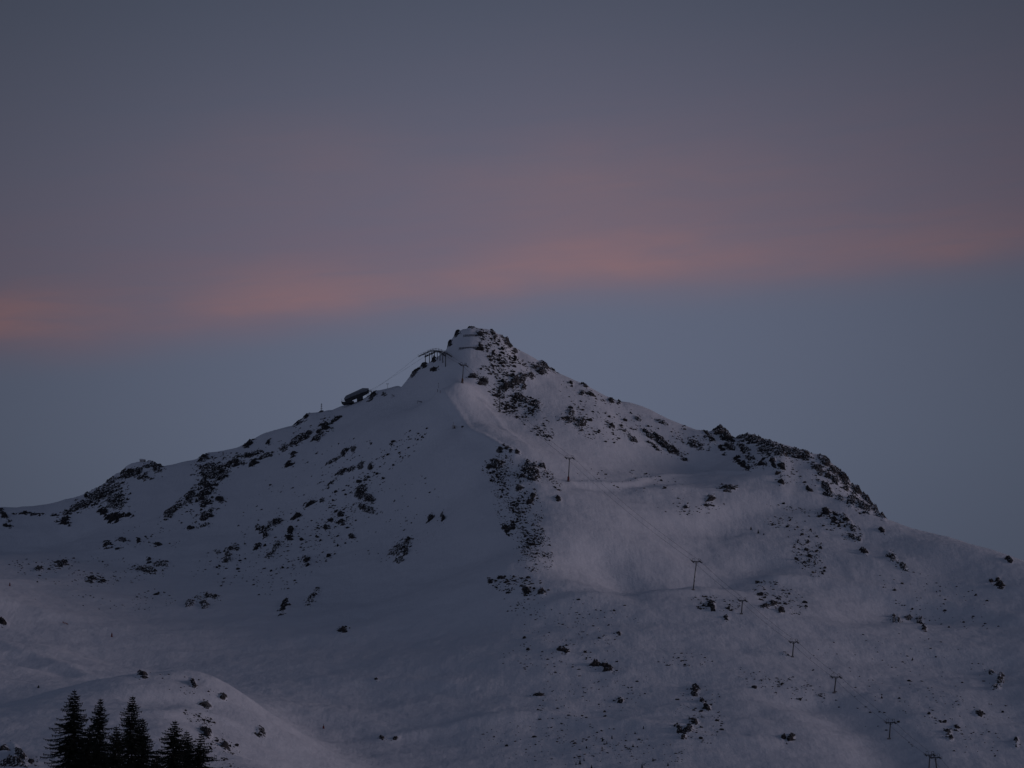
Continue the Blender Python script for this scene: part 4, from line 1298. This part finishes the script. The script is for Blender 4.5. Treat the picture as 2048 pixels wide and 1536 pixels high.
root = empty("lift_station", tuple(C0), "grey slanted top station of the chairlift standing on the left ridge", "lift station")
k = MB(); pl = [px(687.6, 798), px(691.5, 791.8), px(725.5, 775.8), px(737.8, 776.2), px(738.6, 781.5), px(725, 785.8), px(689, 801)]
k.prism(pl, -2.9, 2.9, [0.3, 1.0, 1.0, 1.0, 0.3, 0, 0]); sh = k.build("shell", M_SHELL, root)
for q in (0.15, 0.32, 0.5, 0.68, 0.85):
    k = MB()
    a_ = Vector((px(689, 801)[0], 0, px(689, 801)[1])).lerp(Vector((px(725, 785.8)[0], 0, px(725, 785.8)[1])), q)
    k.box(a_ + Vector((0.3, -2.86, 1.0)), 0.14, 0.16, 2.0)
    k.build("panel_seam", M_STEEL2, sh)
k = MB(); k.prism([px(689.5, 801.5), px(725, 786), px(738, 782), px(737, 785), px(728, 790), px(706, 799), px(692, 804.5)], -2.2, 2.2); k.build("machinery", M_DARK, root)
k = MB(); k.prism([px(713.5, 793), px(726, 788), px(726.5, 798), px(714, 803.5)], -1.8, 1.8); k.build("rear_column", M_STEEL, root)
k = MB(); k.prism([px(692, 802), px(704.5, 797), px(704, 806), px(689, 810)], -2.6, 2.6); k.build("front_column", M_STEEL, root)
k = MB(); k.prism([px(682, 804.5), px(686, 805.8), px(708, 803.8), px(707, 806.5), px(687, 809.5), px(683, 807)], -3.6, 3.6); pf = k.build("platform", M_STEEL, root)
k = MB()
for u in (683, 686, 689):
    a_ = px(u, 805); k.bar((a_[0], -3.4, a_[1]), (a_[0], -3.4, a_[1] + 1.1), 0.06, n=4)
a_ = px(682.6, 802.3); b_ = px(690, 802.5); k.bar((a_[0], -3.4, a_[1]), (b_[0], -3.4, b_[1]), 0.06, n=4)
k.build("railing", M_STEEL2, pf)
for u in (734, 738):
    a_ = px(u, 784); b_ = px(u + 1, 793); k = MB(); k.bar((a_[0], -1.5, a_[1]), (b_[0], -1.5, b_[1]), 0.22, n=6); k.bar((a_[0], 1.5, a_[1]), (b_[0], 1.5, b_[1]), 0.22, n=6); k.build("leg", M_STEEL, root)
for y_ in (-2.5, 2.5):
    k = MB(); a_ = px(735, 781.3); b_ = px(744.5, 780.6); k.bar((a_[0], y_, a_[1]), (b_[0], y_, b_[1]), 0.30, n=6); k.build("cable_guide", M_STEEL, root)
k = MB(); a_ = px(682.4, 804); b_ = px(682.4, 796.5); k.bar((a_[0], 1, a_[1]), (b_[0], 1, b_[1]), 0.08, n=5); k.build("aerial", M_STEEL2, root)

# ---- hauling cable: two strands from the station over the gantry and all pylons
k = MB()
for sg, pts_ in ((-1, left_pts), (1, right_pts)):
    a0 = px(744.5, 780.3)
    chain = [C0 + Vector((a0[0], 2.5 * -sg, a0[1] + 0.4)), ext[0] + gc * 2.6 * sg + Vector((0, 0, 0.35))]
    chain += [p + gc * 2.6 * sg + Vector((0, 0, 0.45)) for p in gt] + [ext[-1] + gc * 2.6 * sg + Vector((0, 0, 0.4))]
    chain += pts_
    e = at(2080, 1730, 1700)
    chain.append(e + Vector((2.6 * sg, 0, 0)))
    for a_, b_ in zip(chain[:-1], chain[1:]):
        L = (b_ - a_).length
        n_ = max(1, int(L / 12)); sag = 0.010 * L if L > 20 else 0
        prev = a_
        for q in range(1, n_ + 1):
            t_ = q / n_; p_ = a_.lerp(b_, t_); p_.z -= 4 * sag * t_ * (1 - t_)
            k.bar(prev, p_, 0.055, n=5); prev = p_
k.build("haul_cable", M_CABLE, None, label="thin steel cable running from the ridge station over the gantry down all pylons", category="cable")

# ---- masts, poles, snow lances, hut, markers
B = at(642.4, 825.5, 3025); B.z = min(B.z, ground(B.x, B.y) + 0.5)
root = empty("weather_mast", tuple(B), "lattice mast with a small cabinet on the left skyline below the station", "mast")
k = MB()
Hm = 7.9
for a in range(3):
    th = a * 2.094; c_ = Vector((math.cos(th) * 0.45, math.sin(th) * 0.45, 0)); k.bar(c_, c_ * 0.4 + Vector((0, 0, Hm)), 0.11, n=4)
for q in range(7):
    for a in range(3):
        th = a * 2.094; t2 = (a + 1) * 2.094; r0 = 0.45 * (1 - 0.6 * q / 7); r1 = 0.45 * (1 - 0.6 * (q + 1) / 7)
        k.bar((math.cos(th) * r0, math.sin(th) * r0, q * Hm / 7), (math.cos(t2) * r1, math.sin(t2) * r1, (q + 1) * Hm / 7), 0.05, n=4)
k.build("mast", M_STEEL, root)
for h_, w_ in ((7.2, 0.9), (5.6, 1.1), (3.6, 1.3)):
    k = MB(); k.bar((-w_ / 2, 0, h_), (w_ / 2 + 0.2, 0, h_), 0.11, n=5); k.box((w_ / 2 + 0.2, 0, h_), 0.35, 0.35, 0.4); k.build("instrument_arm", M_STEEL, root)
k = MB(); k.box((0.6, -0.6, 0.9), 2.6, 1.6, 1.7); k.prism([(-2.2, 0), (-0.6, 0), (-0.6, 1.2), (-1.4, 1.2)], -1.2, 0.4); k.build("cabinet", M_DARK, root)


def pole(u, v0, v1, w, lab, cat="pole", grp=None, y=None, head="bar", r=0.12, mat=None):
    b = on(u, v1) if y is None else at(u, v1, y)
    m_ = b.y / F
    h_ = (v1 - v0) * m_
    root = empty("pole", tuple(b), lab, cat, grp)
    k = MB(); k.bar((0, 0, -0.6), (0, 0, h_), r, r * 0.8, 6); k.build("shaft", mat or M_STEEL, root)
    if head == "bar":
        k = MB(); k.bar((-w / 2, 0, h_), (w / 2, 0, h_), r * 1.1, n=5); k.build("crossbar", M_STEEL, root)
        for sg in (-1, 1):
            k = MB(); k.box((sg * w * 0.42, 0, h_ - 0.15), 0.5, 0.7, 0.35); k.build("bracket", M_STEEL, root)
    elif head == "cap":
        k = MB(); k.box((0, 0, h_), 0.45, 0.45, 0.5); k.build("cap", M_STEEL, root)
    return root


pole(775, 767, 776, 1.9, "small pole with a crossbar on the skyline right of the station", y=3000)
pole(877, 766, 776, 1.0, "thin bare pole in the snow left of the topmost pylon", head="cap", r=0.10)
pole(258, 1012, 1027, 2.2, "old drag lift support in front of the left rock slab", r=0.13)
pole(20, 1041, 1056, 2.0, "old drag lift support at the far left edge", r=0.12)
pole(122, 1022, 1030, 0.9, "stubby post standing on the far left saddle", head="cap", r=0.35, y=3148)
for u, v, l in ((875, 784, "left one of two little red marker poles at the piste top"), (880.5, 786, "right one of two little red marker poles at the piste top")):
    pole(u, v - 4.5, v, 0.5, l, "marker pole", "red marker poles at the piste top", head="cap", r=0.16, mat=M_RED)


def lance(u0, v0, u1, v1, ub, vb, lab):
    b = on(ub, vb); m_ = b.y / F
    root = empty("snow_lance", tuple(b), lab, "snow lance", "snow lances on the upper left flank")
    p0 = Vector(((u0 - ub) * m_, 0, (vb - v0) * m_)); p1 = Vector(((u1 - ub) * m_, -0.6, (vb - v1) * m_))
    k = MB(); k.bar((0, 0, -0.5), p0, 0.13, 0.11, 6); k.build("stand", M_STEEL, root)
    k = MB(); k.bar(p0, p1, 0.17, 0.30, 6); k.build("barrel", M_STEEL, root)
    k = MB(); k.bar(p1, p1 + (p1 - p0).normalized() * 0.5, 0.42, 0.42, 8); k.build("nozzle", M_DARK, root)


lance(783.5, 788.5, 787.6, 792.0, 784.5, 795.5, "upper snow lance with a bent head on the flank right of the station")
lance(834.5, 801.5, 843, 804, 835, 807, "lower snow lance with a long tilted barrel above the piste")

# little pump hut beside the piste
b = on(908, 857); m_ = b.y / F
root = empty("pump_hut", tuple(b), "tiny pale hut with a thin mast left of the groomed piste", "hut")
k = MB(); k.box((0, 0, 0.9), 2.4, 1.8, 2.0); k.build("wall", M_WALL, root)
k = MB(); k.prism([(-1.5, 1.9), (0, 2.6), (1.5, 1.9), (1.5, 2.05), (0, 2.8), (-1.5, 2.05)], -1.1, 1.1); k.build("roof", M_ROOFSNOW, root)
k = MB(); k.box((0.3, -0.93, 0.7), 0.7, 0.08, 1.5); k.build("door", M_WOOD, root)
k = MB(); k.bar((-0.4, 0, 1.5), (-0.4, 0, 5.4), 0.09, n=5); k.build("aerial", M_STEEL, root)
b = on(925, 855)
root = empty("hydrant_box", tuple(b), "low dark box in the snow at the edge of the groomed piste", "box")
k = MB(); k.box((0, 0, 0.45), 1.7, 1.1, 0.9); k.build("cabinet", M_WOOD, root)
k = MB(); k.prism([(-1.0, 0.9), (1.0, 0.9), (0.9, 1.1), (-0.9, 1.15)], -0.65, 0.65); k.build("lid", M_STEEL, root)

# hut on the crag of the left ridge
yh = 3076.0
b = at(285, 927.5, yh); b.z = min(b.z, ground(b.x, b.y) + 1.0)
top_z = at(285, 918.5, yh).z - b.z
root = empty("mountain_hut", tuple(b), "small snow-plastered hut on the crag of the left ridge", "hut")
w_ = 2.25
k = MB(); k.box((0, 0, (top_z - 0.5) / 2 - 0.5), 2 * w_, 3.4, top_z + 0.5); k.build("wall", M_WALL, root)
k = MB(); k.box((w_ - 0.12, -0.2, (top_z - 0.6) / 2), 0.5, 3.5, top_z - 0.5); k.build("gable_board", M_WOOD, root)
k = MB(); k.prism([(-w_ - 0.3, top_z - 0.55), (w_ + 0.25, top_z - 0.75), (w_ + 0.2, top_z - 0.35), (-w_ * 0.5, top_z + 0.1), (-w_ - 0.2, top_z - 0.1)], -2.0, 2.0); k.build("roof", M_ROOFSNOW, root)
k = MB(); k.box((-1.2, -1.74, top_z * 0.52), 0.7, 0.08, 0.7); k.build("window", M_GLASS, root)
# cairn-like block next to it
# red padded poles and net in the valley
for u, v, h_, lab in ((223.5, 1274, 2.4, "little red padded pole on the snow of the left valley"), (647, 1457, 1.6, "tiny reddish padded pole on the snow right of the knoll"), (19.5, 1172, 2.0, "small reddish padded pole at the left edge of the basin")):
    b = on(u, v)
    root = empty("padded_pole", tuple(b), lab, "padded pole", "red padded poles in the valley")
    k = MB(); k.bar((0, 0, -0.3), (0, 0, h_), 0.62, 0.34, 8); k.build("padding", M_RED, root)
    k = MB(); k.bar((0, 0, h_), (0, 0, h_ + 0.9), 0.09, n=5); k.build("shaft", M_STEEL, root)
a_ = on(125, 1246); b_ = on(136, 1250)
root = empty("safety_net", tuple(a_), "short faded red safety net on the snow at the left", "net")
k = MB()
for q in range(7):
    p = (b_ - a_) * (q / 6); k.bar(p + Vector((0, 0, -0.3)), p + Vector((0, 0, 1.1)), 0.04, n=4)
k.build("stakes", M_STEEL2, root)
k = MB()
for h_ in (0.1, 0.3, 0.5, 0.7, 0.9, 1.05):
    k.bar(Vector((0, 0, h_)), (b_ - a_) + Vector((0, 0, h_)), 0.045, n=4)
k.build("net", M_NET, root)


# avalanche barriers on the summit cone
def barrier(u0, v0, u1, v1, hpx, lab):
    n_ = max(3, int((u1 - u0) / 3.2) + 1)
    P0 = [on(u0 + (u1 - u0) * q / (n_ - 1), v0 + (v1 - v0) * q / (n_ - 1)) for q in range(n_)]
    m_ = P0[0].y / F
    ysm = np.polyval(np.polyfit(range(n_), [p.y for p in P0], 1), range(n_))
    P0 = [at(u0 + (u1 - u0) * q / (n_ - 1), v0 + (v1 - v0) * q / (n_ - 1), float(ysm[q])) for q in range(n_)]
    O_ = P0[0]; hh = hpx * m_
    root = empty("avalanche_barrier", tuple(O_), lab, "avalanche barrier", "avalanche barriers on the summit")
    for p in P0:
        k = MB(); q0 = p - O_; k.bar(q0 + Vector((0, 0.3, -hh * 0.5)), q0 + Vector((0, 0, hh * 0.75)), 0.12, n=5)
        k.bar(q0 + Vector((0, -1.3, -hh * 0.75)), q0 + Vector((0, 0, hh * 0.4)), 0.07, n=4); k.build("post", M_STEEL, root)
    k = MB()
    for a_, b_ in zip(P0[:-1], P0[1:]):
        for f_ in np.linspace(0.05, 0.75, 5):
            k.bar(a_ - O_ + Vector((0, 0, hh * f_)), b_ - O_ + Vector((0, 0, hh * f_)), 0.09, n=4)
    k.build("rails", M_STEEL, root)


barrier(927, 673.5, 936.5, 672.5, 5.5, "left section of the upper avalanche barrier on the summit")
barrier(938, 672.5, 950.5, 672.5, 5.5, "middle section of the upper avalanche barrier on the summit")
barrier(952.5, 672, 962, 673.5, 5.5, "right section of the upper avalanche barrier on the summit")
barrier(918, 698.5, 957, 696.5, 5.0, "long lower avalanche barrier across the summit cone")

# ------------------------------------------------------------------ trees
M_BARK = plain("bark", (0.035, 0.026, 0.020), 0.95)
M_NEEDLE = plain("spruce_needles", (0.012, 0.017, 0.011), 0.9, 0, 0.5, 0.6)


def spruce(u, v, dist, slope, seed, lab, grp, lean=0.0):
    r = random.Random(seed)
    topp = at(u, v, dist)
    gz = ground(topp.x, topp.y)
    Ht = topp.z - gz
    root = empty("spruce", (topp.x, topp.y, gz), lab, "spruce", grp)
    k = MB()
    prev = Vector((0, 0, -0.5)); nseg = 8
    ax = lambda h: Vector((lean * h / Ht + 0.12 * math.sin(h * 0.5 + seed), 0.1 * math.cos(h * 0.4 + seed), h))
    for q in range(nseg):
        h0, h1 = Ht * q / nseg, Ht * (q + 1) / nseg
        k.bar(ax(h0), ax(h1), 0.30 * (1 - h0 / Ht) + 0.02, 0.30 * (1 - h1 / Ht) + 0.02, 8)
    k.build("trunk", M_BARK, root)
    V, Fc = [], []

    def tri(a, b, c):
        o = len(V); V.extend([tuple(a), tuple(b), tuple(c)]); Fc.append((o, o + 1, o + 2))

    def tuft(p, d, L, w):
        s_ = Vector((r.uniform(-1, 1), r.uniform(-1, 1), r.uniform(-0.3, 0.3))).normalized() * w
        tri(p - s_, p + s_, p + d * L)
        s2 = d.cross(s_).normalized() * w
        tri(p - s2, p + s2, p + d * L)
    h = 0.25                      # metres below the tip
    tri(ax(Ht) + Vector((-0.07, 0, -0.5)), ax(Ht) + Vector((0.07, 0, -0.5)), ax(Ht) + Vector((0, 0, 0.25)))
    while h < min(Ht - 1.0, 15.5):
        R_ = slope * h ** 0.92
        nb = r.choice((5, 6, 6, 7)) if h > 1.2 else 4
        a0 = r.uniform(0, 6.28)
        for b in range(nb):
            az = a0 + b * 6.283 / nb + r.uniform(-0.3, 0.3)
            L = R_ * r.choice((0.4, 0.6, 0.8, 0.95, 1.05, 1.25)) * r.uniform(0.85, 1.1) + 0.15
            if r.random() < 0.05:
                L *= 1.35
            o = ax(Ht - h)
            out = Vector((math.cos(az), math.sin(az), 0))
            droop = 0.10 + 0.25 * min(1, h / 8) + r.uniform(-0.14, 0.14)
            pts_ = []
            ns = max(4, int(L / 0.22))
            for q in range(ns + 1):
                t_ = q / ns
                z_ = 0.12 * L * t_ - droop * L * 2.2 * t_ * t_ + droop * L * 1.55 * t_ ** 3.2
                pts_.append(o + out * (L * t_) + Vector((0, 0, z_)))
            sd = Vector((-out.y, out.x, 0))
            for q in range(1, ns + 1):
                t_ = q / ns
                p = pts_[q]
                seg = (pts_[q] - pts_[q - 1])
                # the branch itself
                tri(pts_[q - 1] + Vector((0, 0, 0.045)), pts_[q - 1] - Vector((0, 0, 0.045)), p)
                w = (0.42 * L * (1 - t_) * 0.62 + 0.18) * r.uniform(0.7, 1.15)
                w = min(w, 1.1)
                for sg in (-1, 1):
                    d = (sd * sg * 0.8 + out * 0.5 + Vector((0, 0, r.uniform(-0.75, 0.05)))).normalized()
                    tuft(p, d, w, 0.10)
                if r.random() < 0.8:
                    tuft(p, Vector((out.x * 0.15, out.y * 0.15, -1)).normalized(), r.uniform(0.2, 0.48) * min(1, 0.35 + h / 5), 0.10)
            tuft(pts_[-1], (out + Vector((0, 0, 0.45))).normalized(), 0.28, 0.06)
        h += r.uniform(0.20, 0.36) * (1 + h * 0.03)
    me_ = new_mesh("crown", V, Fc, M_NEEDLE)
    link("crown", me_, (0, 0, 0), root)


G = "spruces in the foreground"
spruce(148, 1380, 560, 0.56, 1, "tallest spruce, leftmost of the dark spruces in the foreground", G, 0.2)
spruce(201, 1397, 585, 0.44, 2, "slim dark spruce between the two tallest spruces", G)
spruce(265, 1392, 560, 0.46, 3, "tall pointed spruce in the middle of the foreground group", G)
spruce(288, 1437, 575, 0.44, 4, "shorter spruce tucked against the right of the tall pointed one", G, -0.2)
spruce(350, 1441, 545, 0.66, 5, "broad ragged spruce right of the gap in the foreground group", G)
spruce(402, 1466, 560, 0.66, 6, "rightmost and lowest spruce of the foreground group", G)
spruce(178, 1455, 540, 0.5, 7, "low spruce in front of the gap between the two left spruces", G)
spruce(232, 1452, 540, 0.5, 8, "low spruce filling the gap left of the tall pointed one", G)
spruce(375, 1462, 580, 0.6, 9, "spruce hidden between the two right-hand spruces", G)
spruce(312, 1500, 540, 0.55, 10, "lowest spruce tip in the gap right of the tall pointed one", G)


def dwarf(u, v, hpx, wpx, lab, seed):
    b = on(u, v); m_ = b.y / F; r = random.Random(seed)
    h_, w_ = hpx * m_, wpx * m_ / 2
    root = empty("dwarf_conifer", tuple(b), lab, "small conifer", "stunted conifers on the open slope")
    k = MB(); k.bar((0, 0, -0.3), (0, 0, h_ * 0.9), 0.08, 0.03, 5); k.build("trunk", M_BARK, root)
    V, Fc = [], []
    for q in range(170):
        t_ = r.random() ** 0.8; az = r.uniform(0, 6.28); rr = w_ * (1 - t_) * r.uniform(0.2, 1.1) + 0.05
        p = Vector((math.cos(az) * rr * 0.4, math.sin(az) * rr * 0.4, t_ * h_))
        e = Vector((math.cos(az) * rr, math.sin(az) * rr, t_ * h_ - r.uniform(0, 0.3)))
        s_ = Vector((-math.sin(az), math.cos(az), r.uniform(-0.5, 0.5))) * r.uniform(0.10, 0.2)
        o = len(V); V += [tuple(p - s_), tuple(p + s_), tuple(e + Vector((0, 0, 0.15)))]; Fc.append((o, o + 1, o + 2))
        o = len(V); V += [tuple(p + Vector((0, 0, 0.2))), tuple(p - Vector((0, 0, 0.2))), tuple(e)]; Fc.append((o, o + 1, o + 2))
    link("crown", new_mesh("crown", V, Fc, M_NEEDLE), (0, 0, 0), root)


for i, (u, v, h_, w_, l) in enumerate([
    (1205, 1483, 9, 6, "largest stunted conifer on the gentle snow at the bottom centre"),
    (1224, 1478, 7, 4.5, "small upright conifer right of the largest stunted one"),
    (1213.5, 1488, 6, 4, "tiny conifer just below the largest stunted one"),
    (1173, 1497, 5, 5, "round little conifer left of the bottom centre group"),
    (1204, 1497, 4, 4, "tiny bush straight below the largest stunted conifer"),
    (1266, 1494, 6, 6, "dark bushy conifer right of the bottom centre group"),
    (1258.5, 1499, 4, 4, "tiny bush touching the dark bushy conifer from the left"),
    (1160, 1529, 10, 8, "thick conifer close to the bottom edge of the picture"),
    (1168, 1522, 6, 4, "slim conifer right behind the thick one at the bottom edge"),
    (1152, 1530, 6, 3, "tiny conifer left of the thick one at the bottom edge"),
    (1306, 1523, 8, 5, "pointed conifer with a spreading branch near the bottom edge"),
    (1336, 1532, 7, 5, "small conifer farthest right of the bottom edge row"),
    (1284, 1536, 8, 6, "dark conifer half cut by the bottom edge"),
    (1183, 1537, 8, 5, "conifer cut by the bottom edge right of the thick one"),
    (1270, 1468, 5, 5, "bushy conifer above the dark bushy one"),
    (1287, 1458, 6, 4, "slim conifer standing alone above the bottom edge row"),
    (1502, 1060, 7, 7, "left bushy conifer of the pair in the upper right bowl"),
    (1516.5, 1067, 8, 6.5, "right pointed conifer of the pair in the upper right bowl"),
    (1527.5, 1070, 4, 4, "tiny bush right of the conifer pair in the bowl"),
    (1786, 1245, 11, 4, "left thin tree in front of the fringe of rocks"),
    (1797, 1245, 10, 6, "second thin tree in front of the fringe of rocks"),
    (1825, 1320, 5, 5, "single bush on the smooth right slope"),
    (1763.5, 1397, 6, 6, "round bush right of the seventh pylon"),
    (77, 1376, 6, 7, "round dark bush on the snow left of the spruces"),
]):
    dwarf(u, v, h_, w_, l, 50 + i)
